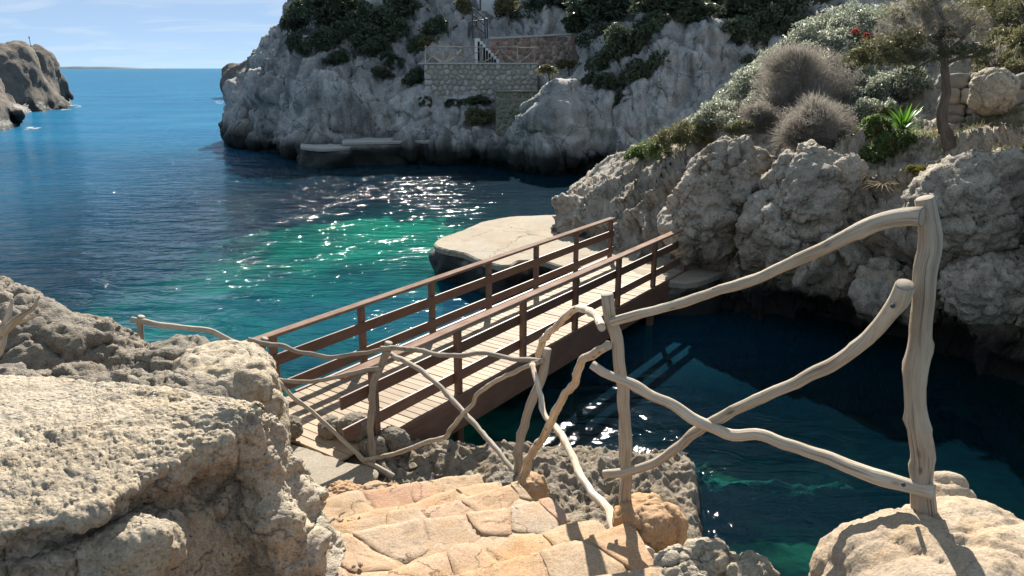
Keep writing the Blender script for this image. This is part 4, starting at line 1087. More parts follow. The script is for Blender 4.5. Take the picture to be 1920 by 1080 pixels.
# posts, from the tall one down to the landing
FT('post', [(1734, 372, 2.50, 21), (1740, 420, 2.5, 22), (1742, 465, 2.5, 25), (1735, 505, 2.5, 27), (1727, 570, 2.5, 24), (1722, 640, 2.5, 24), (1717, 710, 2.5, 24), (1720, 790, 2.5, 22), (1726, 860, 2.5, 22), (1729, 925, 2.5, 23), (1731, 990, 2.5, 24)], n=20, step=0.03, seed=1)
FT('post', [(1138, 552, 3.19, 17), (1144, 582, 3.19, 16), (1152, 618, 3.19, 15), (1160, 660, 3.19, 15), (1167, 720, 3.19, 14), (1170, 765, 3.19, 15), (1171, 829, 3.19, 16), (1170, 872, 3.19, 14), (1172, 936, 3.19, 15), (1171, 985, 3.19, 16), (1171, 1030, 3.19, 16)], n=18, step=0.03, seed=2)
FT('post', yr([(1026, 654), (1018, 695), (1009, 724), (993, 765), (980, 812), (973, 853), (970, 894), (969, 935)], 5.7, 5.7, [11, 11, 11, 10]), rg_, seed=3)
FT('post', yr([(729, 642), (724, 661), (712, 689), (702, 717), (697, 761), (695, 805), (697, 856), (698, 890)], 7.72, 7.72, [10, 9, 8.5, 8.5, 9]), rg_, seed=4)
FT('post', yr([(497, 634), (493, 650), (492, 690), (492, 740), (492, 800)], 8.0, 8.0, [9, 8, 8]), rg_, seed=5)
FT('post', yr([(265, 593), (263, 612), (262, 650), (262, 700)], 7.9, 7.9, [8, 7, 7]), rg_, seed=6)
# top rails
FT('rail', yr([(1728, 407), (1700, 406), (1655, 415), (1615, 432), (1570, 452), (1484, 492), (1399, 529), (1313, 556), (1228, 582), (1164, 599), (1146, 604)], 2.455, 3.155, [21, 20, 18, 17, 16, 14, 13, 12.5, 11.5, 10.5, 10]), n=18, step=0.03, seed=7, knots=.8)
FT('rail', yr([(1009, 666), (1016, 642), (1031, 623), (1043, 613), (1062, 591), (1081, 580), (1103, 582), (1119, 595), (1128, 614)], 5.65, 3.155, [8, 9, 8.5, 9, 9, 9.5, 10, 11]), seed=8, step=0.035)
FT('rail', yr([(716, 653), (760, 653), (791, 658), (823, 665), (864, 665), (911, 662), (943, 669), (980, 673), (1016, 677)], 7.67, 5.65, [6.5, 6, 6, 6.5, 6, 7]), rg_, seed=9)
FT('rail', yr([(466, 636), (489, 642), (533, 650), (555, 659), (586, 664), (618, 670), (659, 664), (696, 659), (734, 650)], 7.95, 7.67, [6, 6, 5.5, 5.5, 5, 5.5]), rg_, seed=10)
FT('rail', yr([(246, 598), (265, 602), (303, 610), (344, 615), (391, 620), (410, 628), (435, 639), (454, 647), (473, 650), (498, 657)], 7.86, 7.95, [6, 6.5, 6, 6, 6.5, 6]), rg_, seed=11)
FT('rail', yr([(505, 708), (517, 711), (555, 715), (593, 714), (649, 703), (681, 695), (716, 691)], 7.97, 7.67, [5, 5.5, 5, 5.5, 6]), rg_, seed=12)
# braces
FT('brace', yr([(1697, 534), (1688, 562), (1672, 586), (1642, 620), (1600, 655), (1553, 685), (1506, 708), (1450, 736), (1399, 757), (1356, 780), (1305, 808), (1271, 838), (1228, 866), (1177, 885), (1132, 889)], 2.455, 3.145, [21, 20, 17, 16, 15, 14, 13.5, 13, 13, 12, 12, 11, 10]), n=18, step=0.03, seed=13, knots=.8)
FT('brace', yr([(1110, 684), (1138, 701), (1185, 723), (1228, 744), (1271, 761), (1300, 782), (1339, 804), (1373, 817), (1424, 817), (1484, 834), (1548, 855), (1612, 881), (1668, 902), (1710, 914), (1752, 924)], 3.15, 2.45, [11, 12, 12.5, 13, 13.5, 14, 14, 14.5, 15, 16, 17]), n=18, step=0.03, seed=14, knots=.8)
FT('brace', yr([(1140, 648), (1119, 662), (1090, 676), (1084, 698), (1072, 724), (1050, 755), (1034, 787), (1021, 818), (1002, 846), (990, 868), (980, 894), (974, 918)], 3.155, 5.52, [12, 11, 11, 10, 10, 10, 10, 10, 11]), seed=15, step=0.04)
FT('brace', yr([(998, 684), (1012, 736), (1021, 780), (1043, 802), (1059, 830), (1076, 860), (1090, 890), (1110, 921), (1132, 945), (1146, 966), (1153, 989), (1175, 1012), (1204, 1033), (1216, 1041)], 5.65, 2.86, [6.5, 7, 7.5, 8.5, 9, 9.5, 10, 11, 13, 17, 19, 18]), seed=16, step=0.035)
FT('brace', yr([(724, 658), (740, 668), (760, 678), (785, 692), (817, 717), (845, 746), (873, 777), (902, 809), (930, 843), (961, 878), (978, 895)], 7.67, 5.64, [6, 6.5, 6.5, 7, 7, 6.5]), rg_, seed=17)
FT('brace', yr([(1012, 678), (980, 689), (949, 705), (917, 724), (895, 741), (886, 758), (867, 777), (845, 805), (832, 820), (801, 828), (760, 845), (716, 857), (684, 862)], 5.65, 7.67, [6, 6, 5.5, 6, 6, 5.5, 5.5]), rg_, seed=18)
FT('brace', yr([(492, 655), (504, 683), (514, 705), (536, 730), (558, 752), (586, 771), (611, 795), (637, 818), (662, 843), (684, 864), (712, 878), (736, 895)], 7.95, 7.62, [5.5, 5, 5, 5, 5.5, 8]), rg_, seed=19)

# bolts through the crossings of the tall bay
def bolt(px, py, y, r, parent):
    c = at(px, py, y); d = (c - np.array((0, 0, EYE_Z))); d /= np.linalg.norm(d)
    o = tube3('bolt', np.array([c + d * 0.06, c + d * 0.02, c - d * 0.004]), np.array([r, r, r]), M['dark_metal'], fence, 8, 0.01, 0, 0.0)
    o.parent = parent
FB = [o for o in fence.children if o.name.startswith('brace')]; FR = [o for o in fence.children if o.name.startswith('rail')]
bolt(1674, 574, 2.432, 0.008, FB[0]); bolt(1146, 887, 3.122, 0.009, FB[0]); bolt(1694, 909, 2.428, 0.008, FB[1])

# driftwood on the left
drift = empty('driftwood', tuple(at(4, 655, 4.9)), 'bleached driftwood stump with forked prongs on the pitted rock', 'driftwood')
for nm, pts in (('stump', yr([(-14, 668), (-2, 640), (6, 618), (14, 598), (20, 575), (23, 560)], 4.9, 5.0, [13, 12, 10, 7, 4, 2])),
                ('branch', yr([(4, 625), (26, 603), (44, 590), (60, 578), (70, 563), (74, 554)], 4.9, 4.85, [8, 8, 6, 4.5, 2.5, 1.2])),
                ('branch', yr([(30, 606), (48, 600), (64, 594), (79, 587)], 4.9, 4.85, [5, 4, 2.5, 1])),
                ('branch', yr([(2, 610), (-8, 596), (-4, 580), (12, 572)], 4.92, 4.98, [6, 4.5, 3, 2]))):
    tube(nm, pts, rg_ if nm == 'stump' else ru, drift, seed=23, step=0.02, knots=.5)

# ================================================================== ACROSS THE COVE: terrace walls, stairs, fence, house
def px_of(v):
    dz = v[:, 2] - EYE_Z; d = v[:, 1] * _c - dz * _s; u = v[:, 1] * _s + dz * _c
    return 960 + FPX * v[:, 0] / d, 540 - FPX * u / d
_fx, _fy = px_of(far_v); _nx, _ny = px_of(near_v)
def on_far(px, py, r=9):
    m = (np.abs(_fx - px) < r) & (np.abs(_fy - py) < r)
    return at(px, py, far_v[m][:, 1].min() + 0.3) if m.any() else at(px, py, 46)
def on_near(px, py, r=9):
    m = (np.abs(_nx - px) < r) & (np.abs(_ny - py) < r)
    return at(px, py, near_v[m][:, 1].min() + 0.05) if m.any() else at(px, py, 19)
def box_mesh(name, lo, hi, mat, bev=0.01):
    bm = bmesh.new(); r = bmesh.ops.create_cube(bm, size=1.0)
    for q in r['verts']: q.co = Vector([(q.co[i] + .5) * (hi[i] - lo[i]) + lo[i] for i in range(3)])
    if bev: bmesh.ops.bevel(bm, geom=bm.edges[:], offset=bev, segments=1, affect='EDGES')
    me = bpy.data.meshes.new(name); bm.to_mesh(me); bm.free(); me.materials.append(mat)
    return me
def stone_wall(label, x0, x1, z0, z1, y, size, mats, h, depth=0.5, slope=0.0, skip=None, ang=0.0, aspect=1.15, dome=0.2, core_mat=None):
    """masonry face at distance y: mortar core and every stone its own part; ang turns the wall about its left end"""
    root = empty('stone_wall', (x0, y, z0), label, 'stone wall'); root.rotation_euler = (0, 0, ang)
    W, H = x1 - x0, z1 - z0
    core = box_mesh('mortar', (0, 0.03, -0.3), (W, depth, H - 0.02), core_mat or M['mortar'])
    mobj('mortar', core, root)
    seeds = []
    nz = max(1, round(H / size)); nx = max(1, round(W / (size * aspect)))
    for j in range(nz):
        for i in range(nx):
            seeds.append(((i + 0.5 + (0.5 if j % 2 else 0) + random.uniform(-.33, .33)) * W / nx, (j + 0.5 + random.uniform(-.30, .30)) * H / nz))
    for poly in cells(seeds, [(0, 0), (W, 0), (W, H), (0, H)], 0.035 * size / 0.3, size * aspect):
        c = np.mean(poly, 0)
        me = stone_mesh('stone', round_poly(poly, 0.02 * size), h * random.uniform(0.6, 1.3), 0.16, random.choice(mats), dome, 0.12)
        q = np.zeros(len(me.vertices) * 3, np.float32); me.vertices.foreach_get('co', q); q = q.reshape(-1, 3)
        q = np.stack([q[:, 0], 0.03 - q[:, 2], q[:, 1]], 1); me.vertices.foreach_set('co', q.ravel())
        mobj('stone', me, root)
    return root
S1_ = [plain_mat('wall_stone_pale', (0.38, 0.36, 0.33), (0.50, 0.48, 0.44), 2, 0.9, 0.02), plain_mat('wall_stone_grey', (0.26, 0.25, 0.235), (0.36, 0.34, 0.31), 2, 0.9, 0.02), plain_mat('wall_stone_buff', (0.34, 0.30, 0.25), (0.44, 0.40, 0.34), 2, 0.9, 0.02)]
S2_ = [plain_mat('wall_stone_red', (0.30, 0.16, 0.125), (0.42, 0.24, 0.19), 2, 0.9, 0.02), plain_mat('wall_stone_rose', (0.40, 0.26, 0.22), (0.50, 0.345, 0.295), 2, 0.9, 0.02), plain_mat('wall_stone_brown', (0.16, 0.115, 0.09), (0.25, 0.18, 0.14), 2, 0.9, 0.02)]
S3_ = [plain_mat('wall_stone_mossy', (0.10, 0.12, 0.075), (0.20, 0.20, 0.14), 2, 0.95, 0.02), plain_mat('wall_stone_olive', (0.15, 0.15, 0.11), (0.25, 0.24, 0.18), 2, 0.95, 0.02)]
S4_ = [plain_mat('dry_stone_tan', (0.27, 0.235, 0.19), (0.38, 0.33, 0.27), 2.5, 0.95, 0.02), plain_mat('dry_stone_grey', (0.20, 0.18, 0.155), (0.30, 0.27, 0.23), 2.5, 0.95, 0.02)]
A, B = at(797, 178, 45.5), at(1008, 121, 45.5)
w1 = stone_wall('pale rubble masonry wall under the terrace fence across the cove', A[0], B[0], A[2] - 0.35, B[2], 45.5, 0.31, S1_, 0.06)
mobj('coping', box_mesh('coping', (-0.35, -0.10, B[2] - A[2] + 0.35), (B[0] - A[0] + 0.05, 3.4, B[2] - A[2] + 0.45), M['coping'], 0.02), w1)
A, B = at(919, 120, 47.8), at(1076, 64, 47.8)
w2 = stone_wall('reddish stone wall with a pale sloping coping behind the terrace', A[0], B[0], A[2], B[2] - 0.15, 47.8, 0.25, S2_, 0.05, slope=0.1)
cop = box_mesh('coping', (-0.1, -0.10, B[2] - A[2] - 0.13), (B[0] - A[0] - 0.12, 0.6, B[2] - A[2] - 0.02), M['coping'], 0.02)
for q in cop.vertices: q.co.z += 0.05 * q.co.x - 0.18
mobj('coping', cop, w2)
mobj('pillar', box_mesh('pillar', (B[0] - A[0] - 0.1, -0.14, -0.1), (B[0] - A[0] + 0.28, 0.5, B[2] - A[2] + 0.05), S2_[2], 0.02), w2)
A, B = at(930, 262, 43.2), at(1008, 173, 43.2)
w3 = stone_wall('low mossy green masonry wall below the pale terrace wall', A[0], B[0], A[2] + 0.2, B[2], 43.2, 0.30, S3_, 0.07, depth=2.4)
mobj('coping', box_mesh('coping', (-0.05, -0.08, B[2] - A[2] - 0.2), (B[0] - A[0] + 0.05, 2.3, B[2] - A[2] - 0.10), S3_[1], 0.02), w3)

# stairs up to the house, seen from the side
b0, t0 = at(934, 116, 46.9), at(893, 72, 46.9)
st = empty('stairs', tuple(b0), 'small flight of white-edged stairs rising to the left behind the terrace fence', 'stairs')
ns = 8
for i in range(ns):
    dx, dz = (t0 - b0)[0] / ns, (t0 - b0)[2] / ns
    mobj('step', box_mesh('step', (dx * (i + 1) - 0.10, -0.05, -0.25), (dx * i + 0.06, 0.95, dz * (i + 1)), M['white_wall'], 0.015), st)
rl = empty('stair_railing', tuple(at(900, 72, 46.8)), 'thin dark metal railing at the head of the white stairs', 'railing')
def rod(name, a, b, r, parent, mat=None, ya=None):
    P = np.array([at(*a), 0.5 * (at(*a) + at(*b)), at(*b)])
    return tube3(name, P, np.array([r, r, r]), mat or M['dark_metal'], parent, 6, 0.3, 0, 0.0)
for a, b in (((886, 14, 46.8), (886, 72, 46.8)), ((879, 42, 46.8), (879, 70, 46.8)), ((909, 34, 46.8), (910, 73, 46.8)), ((913, 34, 47.3), (914, 72, 47.3))): rod('post', a, b, 0.045, rl)
for a, b in (((886, 15, 46.8), (909, 35, 46.8)), ((879, 41, 46.8), (909, 37, 46.8)), ((887, 28, 46.8), (909, 48, 46.8)), ((887, 46, 46.8), (909, 63, 46.8)), ((909, 35, 46.8), (914, 35, 47.3))): rod('rail', a, b, 0.032, rl)
# terrace fence
ff_ = empty('branch_fence', tuple(at(798, 119, 45.75)), 'thin rustic branch fence along the terrace edge across the cove', 'fence')
PX = (798, 832, 867, 903, 938, 971, 1003)
for i, px in enumerate(PX):
    tube('post', yr([(px, 86, ), (px + random.uniform(-1, 1), 104), (px, 121)], 45.75, 45.75, [1.5, 1.7, 1.6]), rg_, ff_, 6, 0.3, i, .3)
for i in range(6):
    a, b = PX[i], PX[i + 1]
    tube('rail', yr([(a - 2, 89), ((a + b) / 2, 88 + random.uniform(-1.5, 1.5)), (b + 2, 89)], 45.7, 45.7, [1.4, 1.2, 1.3]), rg_, ff_, 6, 0.3, i, .3)
    tube('brace', yr([(a + 1, 92), (a + 10, 104), (b - 2, 117)] if i % 2 == 0 else [(b - 1, 92), (b - 12, 105), (a + 2, 117)], 45.68, 45.68, [1.3, 1.3, 1.2]), rg_, ff_, 6, 0.3, i, .3)
    if i < 3: tube('brace', yr([(a + 2, 117), (a + 14, 104), (b - 1, 96)], 45.82, 45.82, [1.2, 1.2, 1.1]), rg_, ff_, 6, 0.3, i + 9, .3)
# house wall on the skyline of the stairs
hb = at(888, 36, 53.0); he = at(958, 36, 53.0)
hs = empty('house', tuple(hb), 'white rendered house wall above the stairs, mostly cut off by the frame', 'house')
mobj('wall', box_mesh('wall', (0, 0, -1.5), (he[0] - hb[0], 4.0, 3.4), M['white_wall'], 0.02), hs)
mobj('roof', box_mesh('roof', (-0.25, -0.3, 3.41), (he[0] - hb[0] + 0.25, 4.3, 3.62), S2_[1], 0.02), hs)
mobj('drainpipe', box_mesh('drainpipe', (0.42, -0.07, 0.55), (0.50, -0.004, 3.4), M['dark_metal'], 0.02), hs)
# thin marker on the headland crest
mk = empty('marker_post', tuple(at(57, 83, atz(56, 213, 0)[1] + 9.5)), 'tiny dark post on the crest of the far left headland', 'post')
q0 = at(57, 84, atz(56, 213, 0)[1] + 9.5); 
tube3('shaft', np.array([q0 + W3(0, 0, -1.0), q0 + W3(0, 0, .3), q0 + W3(0, 0, .75)]), np.array([.035, .035, .03]), M['dark_metal'], mk, 6, 0.3, 0, 0)
tube3('cap', np.array([q0 + W3(0, 0, .75), q0 + W3(0, 0, .9), q0 + W3(0, 0, 1.05)]), np.array([.06, .065, .05]), M['dark_metal'], mk, 6, 0.1, 0, 0)

# ================================================================== PLANTS
L_dark = leaf_mat('dark_evergreen_leaf', (0.062, 0.082, 0.050), (0.115, 0.138, 0.082), 0.35)
L_pine = leaf_mat('pine_needles', (0.056, 0.078, 0.050), (0.10, 0.128, 0.076), 0.3)
L_olive = leaf_mat('olive_leaf', (0.12, 0.12, 0.055), (0.21, 0.195, 0.095), 0.45)
L_silver = leaf_mat('silvery_leaf', (0.22, 0.25, 0.18), (0.38, 0.40, 0.31), 0.58, 0.32, 0.9, (0.65, 0.68, 0.58))
L_green = leaf_mat('fresh_green_leaf', (0.10, 0.16, 0.055), (0.20, 0.27, 0.09), 0.55)
L_yel = leaf_mat('yellow_green_leaf', (0.12, 0.13, 0.028), (0.22, 0.20, 0.045), 0.45)
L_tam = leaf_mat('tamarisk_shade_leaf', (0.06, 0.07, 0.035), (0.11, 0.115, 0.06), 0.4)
L_bright = leaf_mat('bright_strap_leaf', (0.060, 0.17, 0.018), (0.12, 0.26, 0.030), 0.55, 0.3, 0.5)
L_dry = leaf_mat('dry_twig', (0.29, 0.262, 0.225), (0.46, 0.42, 0.36), 0.4, 0.8, 0.1)
L_straw = leaf_mat('dry_straw', (0.24, 0.19, 0.11), (0.36, 0.29, 0.18), 0.35, 0.8, 0.1)
L_red = leaf_mat('red_petal', (0.45, 0.06, 0.05), (0.60, 0.12, 0.08), 0.4)
M['bark'] = wood_mat('grey_brown_bark', (0.13, 0.105, 0.085), (0.22, 0.185, 0.15), (0.05, 0.04, 0.034), 14, 0.02, 0.95, 0.1)

def blades(base, tip, width, bend=None):
    """thin tapering ribbons; arrays (n,3); two segments each"""
    n = len(base); d = tip - base
    side = np.cross(d, rng.normal(size=(n, 3))); side /= np.linalg.norm(side, axis=1)[:, None] + 1e-9
    mid = base + 0.55 * d + (bend if bend is not None else 0)
    w = np.asarray(width).reshape(-1, 1) * np.ones((n, 1))
    v = np.stack([base - side * w * .5, base + side * w * .5, mid + side * w * .45, mid - side * w * .45, tip], 1).reshape(-1, 3)
    o = (np.arange(n) * 5)[:, None]
    return v, o + np.array([[0, 1, 2, 3]]), o + np.array([[3, 2, 4]])
def leaves(c, d, length, width):
    """rhombic leaves at c pointing along d"""
    n = len(c); d = d / (np.linalg.norm(d, axis=1)[:, None] + 1e-9)
    s = np.cross(d, rng.normal(size=(n, 3))); s /= np.linalg.norm(s, axis=1)[:, None] + 1e-9
    L = np.asarray(length).reshape(-1, 1); Wd = np.asarray(width).reshape(-1, 1)
    up = np.cross(s, d)
    v = np.stack([c - d * L * .5, c + s * Wd * .5 + up * Wd * .12, c + d * L * .5, c - s * Wd * .5 + up * Wd * .12], 1).reshape(-1, 3)
    return v, (np.arange(n) * 4)[:, None] + np.array([[0, 1, 2, 3]])
def in_blobs(blobs, n, shell=0.5, gap=1.4, thr=-0.15, flat_bottom=True):
    """points spread through a set of ellipsoids, dense near the skin, with gaps"""
    bl = np.array([list(b[0]) + list(b[1]) for b in blobs]); vol = (bl[:, 3] * bl[:, 4] * bl[:, 5]) ** 0.7
    out = []; dirs = []
    while sum(len(q) for q in out) < n:
        k = rng.choice(len(bl), size=n, p=vol / vol.sum())
        u = rng.normal(size=(n, 3)); u /= np.linalg.norm(u, axis=1)[:, None]
        r = 1 - (1 - shell) * rng.random(n) ** 1.5 - 0.12 * rng.random(n)
        p_ = bl[k, :3] + u * r[:, None] * bl[k, 3:] * (1 + 0.18 * perlin(u * 2.5 + k[:, None] * 3.1))[:, None]
        m = perlin(p_ * gap / bl[:, 3:].mean()) > thr
        if flat_bottom: m &= ~((u[:, 2] < -0.35) & (rng.random(n) < 0.8))
        out.append(p_[m]); dirs.append(u[m])
    return np.concatenate(out)[:n], np.concatenate(dirs)[:n]
def foliage_mesh(name, blobs, n, L, Wd, mat, droop=0.0, gap=1.4, thr=-0.15, shell=0.5):
    p_, u = in_blobs(blobs, n, shell, gap, thr)
    d = u * 0.8 + rng.normal(size=(n, 3)) * 0.9 + W3(0, 0, 0.25 - droop)
    v, f = leaves(p_, d, L * (0.6 + 0.8 * rng.random(n)), Wd * (0.6 + 0.8 * rng.random(n)))
    return mesh_np(name, v, f, mat, smooth=False)
def twigs_mesh(name, c, r, n, width, mat, up=0.35):
    """a dome of fine bare twigs springing from its base"""
    u = rng.normal(size=(n, 3)); u[:, 2] = np.abs(u[:, 2]) + up; u /= np.linalg.norm(u, axis=1)[:, None]
    t1 = 0.72 + 0.35 * rng.random(n); t0 = rng.random(n) * 0.75
    bx = rng.normal(size=(n, 3)) * 0.12
    base = c + (u * t0[:, None] + bx * t0[:, None]) * r; tip = c + (u * t1[:, None] + bx + rng.normal(size=(n, 3)) * 0.05) * r
    v, q, t = blades(base, tip, width, rng.normal(size=(n, 3)) * 0.05 * np.mean(r))
    return mesh_np(name, v, [q, t], mat, smooth=False)
def stem_part(parent, top, r0=0.03):
    tube3('stem', np.array([np.array(parent.location) + W3(0, 0, -0.15), 0.5 * (np.array(parent.location) + top) + rng.normal(size=3) * 0.05, top]), np.array([r0, r0 * .8, r0 * .4]), M['bark'], parent, 6, 0.15, 3, .3)

# shrubs and pines on the far cliff: a few kinds, copied one by one
def far_kind(name, mat, n, L, Wd, lobes, flat=0.75, thr=-0.1):
    bl = []
    for i in range(lobes):
        a = random.uniform(0, 6.28); rr = random.uniform(0.25, 0.6)
        bl.append(((rr * math.cos(a), 0.6 * rr * math.sin(a), random.uniform(-.25, .4)), (random.uniform(.38, .6), random.uniform(.35, .55), random.uniform(.3, .5) * flat / .75)))
    return foliage_mesh('foliage', bl, n, L, Wd, mat, gap=1.1, thr=thr, shell=0.35)
kinds = {'dark': [far_kind('shrub', L_dark, 3400, 0.16, 0.075, 7) for _ in range(3)], 'pine': [far_kind('pine', L_pine, 4200, 0.19, 0.06, 9) for _ in range(3)], 'olive': [far_kind('olive', L_olive, 2600, 0.14, 0.07, 6) for _ in range(2)]}
stem_me = {}
def far_plant(name, kind, px, py, rx, rz, label, cat, group, dy=0.5, trunk=0):
    c = on_far(px, py + 0.5 * rz); c = at(px, py, c[1] + dy); sc = rx / FPX * c[1]; sz = rz / FPX * c[1]
    root = empty(name, tuple(c + W3(0, 0, -0.75 * sz)), label, cat, group)
    o = mobj('foliage', random.choice(kinds[kind]), root)
    o.location = (0, 0, 0.75 * sz); o.scale = (sc * random.uniform(.95, 1.1), sc * 0.85, sz * 1.25); o.rotation_euler = (0, 0, random.choice((0, 3.14)) + random.uniform(-.4, .4))
    L = np.array(root.location)
    tube3('trunk', np.array([L + W3(0.1, 0.3, -0.5 - trunk), L + W3(0, 0.1, 0.1), L + W3(-.05, 0, 0.6 * sz)]), np.array([0.10, 0.08, 0.04]) * (1.3 if trunk else 0.8), M['bark'], root, 6, 0.25, 1, .3)
G1 = 'dark shrubs on the cliff left of the terrace'
for a in ((556, 40, 34, 44, 'dark shrub at the skyline end of the cliff top'), (604, 28, 52, 46, 'broad dark shrub next to the skyline shrub on the cliff top'), (660, 15, 60, 42, 'highest dark shrub in the middle of the cliff top thicket'), (648, 70, 50, 36, 'dark shrub under the highest one in the cliff top thicket'), (596, 78, 36, 34, 'lower dark shrub on the pale rock near the skyline'), (712, 40, 44, 40, 'dark shrub at the right side of the cliff top thicket'), (702, 92, 36, 26, 'small dark shrub below the right side of the cliff top thicket'), (632, 112, 34, 20, 'flat dark shrub lowest of the cliff top thicket, on bare rock'), (758, 20, 46, 34, 'dark shrub at the top between the thicket and the railing stairs')):
    far_plant('shrub', 'dark', *a[:4], a[4], 'shrub', G1)
G2 = 'shrubs hanging beside the terrace walls'
for a in ((742, 118, 36, 26, 'dark shrub on the rock left of the terrace fence, halfway down'), (776, 92, 30, 26, 'dark shrub level with the terrace fence rail, just left of it'), (716, 140, 28, 16, 'low dark shrub on a rock shelf, farthest left of the terrace'), (776, 150, 26, 24, 'dark shrub against the left top corner of the pale terrace wall'), (794, 196, 24, 18, 'dark shrub against the left foot of the pale terrace wall'), (845, 196, 26, 12, 'flat dark shrub along the bottom edge of the pale terrace wall'), (812, 60, 34, 30, 'dark shrub above the left end of the terrace fence')):
    far_plant('shrub', 'dark', *a[:4], a[4], 'shrub', G2)
G5 = 'thicket over the terrace and the far rock'
for a in ((680, 60, 54, 40, 'dark shrub in the heart of the thicket left of the terrace'), (560, 90, 26, 30, 'dark shrub low on the skyline shoulder of the far cliff'), (735, 62, 40, 30, 'dark shrub between the thicket and the terrace fence'),
          (1090, 50, 44, 30, 'dark shrub behind the right end of the red wall'), (1220, 60, 50, 40, 'dark shrub over the pale scar right of the red wall'), (1240, 120, 34, 40, 'dark shrub hanging in the middle of the pale rock face'),
          (1150, 200, 34, 22, 'dark shrub low over the bare rock above the water right of the walls'), (1370, 60, 50, 36, 'dark shrub over the brow left of the silvery crest'), (1300, 20, 60, 30, 'dark shrub along the top of the pale rock face'),
          (885, 190, 40, 16, 'dark scrub along the foot of the pale terrace wall'), (1440, 40, 60, 50, 'dark shrub directly behind the top of the silvery shrub')):
    far_plant('shrub', 'dark', *a[:4], a[4], 'shrub', G5)
far_plant('shrub', 'olive', 862, 22, 28, 30, 'sunlit pale olive bush left of the stair railing', 'shrub', None)
far_plant('shrub', 'olive', 952, 14, 26, 20, 'pale bush in front of the white house wall', 'shrub', None, -1.5)
far_plant('shrub', 'dark', 862, 66, 26, 22, 'round dark bush at the left of the white stairs', 'shrub', None)
far_plant('shrub', 'olive', 800, 80, 24, 20, 'small olive bush at the left end of the terrace fence', 'shrub', None)
G3 = 'pines above the red wall and the cliff'
for a in ((985, 28, 62, 38, 'pine crown standing directly above the left part of the red wall'), (1040, 8, 74, 42, 'tall pine crown above the middle of the red wall'), (1108, 24, 66, 40, 'pine crown above the right end of the red wall'), (1176, 8, 78, 46, 'tall pine crown right of the red wall, cut by the frame'), (1250, 14, 70, 34, 'pine crown above the pale rock face right of the red wall'), (1330, -4, 80, 38, 'pine crown at the top edge over the broad pale rock face'), (1420, 18, 74, 46, 'pine crown left of the silvery crest, over the pale rock'), (1500, 8, 78, 52, 'tall pine crown right behind the silvery crest'), (1470, 66, 56, 44, 'lower pine crown partly hidden by the silvery crest')):
    far_plant('pine_tree', 'pine', *a[:4], a[4], 'pine tree', G3, 1.0, 1.0)
G4 = 'shrubs hanging down the rock right of the walls'
for a in ((1120, 74, 48, 34, 'dark shrub hanging right beside the red wall'), (1168, 92, 46, 46, 'big dark shrub hanging on the rock right of the red wall'), (1126, 118, 42, 34, 'dark shrub below the one beside the red wall'), (1186, 142, 40, 38, 'dark shrub in the middle of the hanging thicket right of the walls'), (1140, 158, 40, 24, 'dark shrub at the lower left of the hanging thicket'), (1226, 162, 30, 22, 'dark shrub at the lower right tip of the hanging thicket, on pale rock'), (1104, 150, 22, 18, 'small dark shrub nearest the right end of the pale terrace wall'), (1180, 186, 30, 16, 'lowest dark shrub of the hanging thicket over the bare rock'), (1410, 74, 34, 34, 'dark shrub on the far rock just above the silvery skyline shrub'), (1400, 126, 26, 26, 'small dark shrub low on the far rock behind the silvery skyline'), (1290, 36, 36, 20, 'dark shrub over the brow of the broad pale rock face')):
    far_plant('shrub', 'dark', *a[:4], a[4], 'shrub', G4)
for a in ((1030, 136, 26, 16, 'low olive scrub against the right end of the pale terrace wall'), (1066, 122, 26, 14, 'low olive scrub below the pillar of the red wall')):
    far_plant('shrub', 'olive', *a[:4], a[4], 'shrub', 'scrub at the end of the terrace wall')
far_plant('shrub', 'olive', 905, 222, 34, 26, 'olive scrub under the mossy wall above the rock ledge', 'shrub', None)

# ---- the slope right of the bridge
def shrub(name, label, blobs_px, n, L, Wd, mat, cat='shrub', group=None, twig=0, twig_mat=None, dy=0.0, gap=1.4, thr=-0.15, shell=0.5):
    """blobs_px: (px, py, rx, rz) round the plant; its depth comes from the slope beneath"""
    bl = []
    for px, py, rx, rz in blobs_px:
        g_ = on_near(px, py + 0.6 * rz); Yd = g_[1] + dy + 0.35 * rx / FPX * g_[1]
        c = at(px, py, Yd); bl.append((c, (rx / FPX * Yd, 0.8 * rx / FPX * Yd, rz / FPX * Yd)))
    cs = np.array([b[0] for b in bl]); base = cs.mean(0); base[2] = min(b[0][2] - 0.8 * b[1][2] for b in bl)
    root = empty(name, tuple(base), label, cat, group)
    me = foliage_mesh('foliage', [(b[0] - base, b[1]) for b in bl], n, L, Wd, mat, gap=gap, thr=thr, shell=shell); mobj('foliage', me, root)
    if twig:
        for b in bl[:3]:
            mobj('twigs', twigs_mesh('twigs', b[0] - base - W3(0, 0, 0.7 * b[1][2]), np.array(b[1]) * (1, 1, 1.6), twig // len(bl[:3]), 0.012, twig_mat or L_dry), root)
    stem_part(root, base + W3(0, 0, 0.5 * bl[0][1][2]))
    return root
shrub('shrub', 'long silvery evergreen shrub forming the rounded crest of the slope', [(1600, 46, 70, 40), (1540, 74, 60, 42), (1660, 48, 50, 32), (1590, 86, 60, 36), (1500, 104, 50, 40), (1545, 110, 60, 40)], 24000, 0.085, 0.038, L_silver, thr=-0.25)
shrub('shrub', 'silvery green shrub below the crest, running down the skyline', [(1460, 132, 56, 44), (1422, 164, 54, 44), (1384, 194, 50, 40), (1346, 220, 42, 34), (1440, 200, 50, 34), (1310, 240, 36, 26)], 20000, 0.08, 0.036, L_silver, thr=-0.25)
shrub('shrub', 'yellowish low shrub at the lower left end of the slope', [(1326, 238, 38, 26), (1290, 250, 38, 26), (1258, 262, 34, 24), (1232, 274, 28, 20), (1300, 262, 40, 18)], 11000, 0.065, 0.022, L_olive)
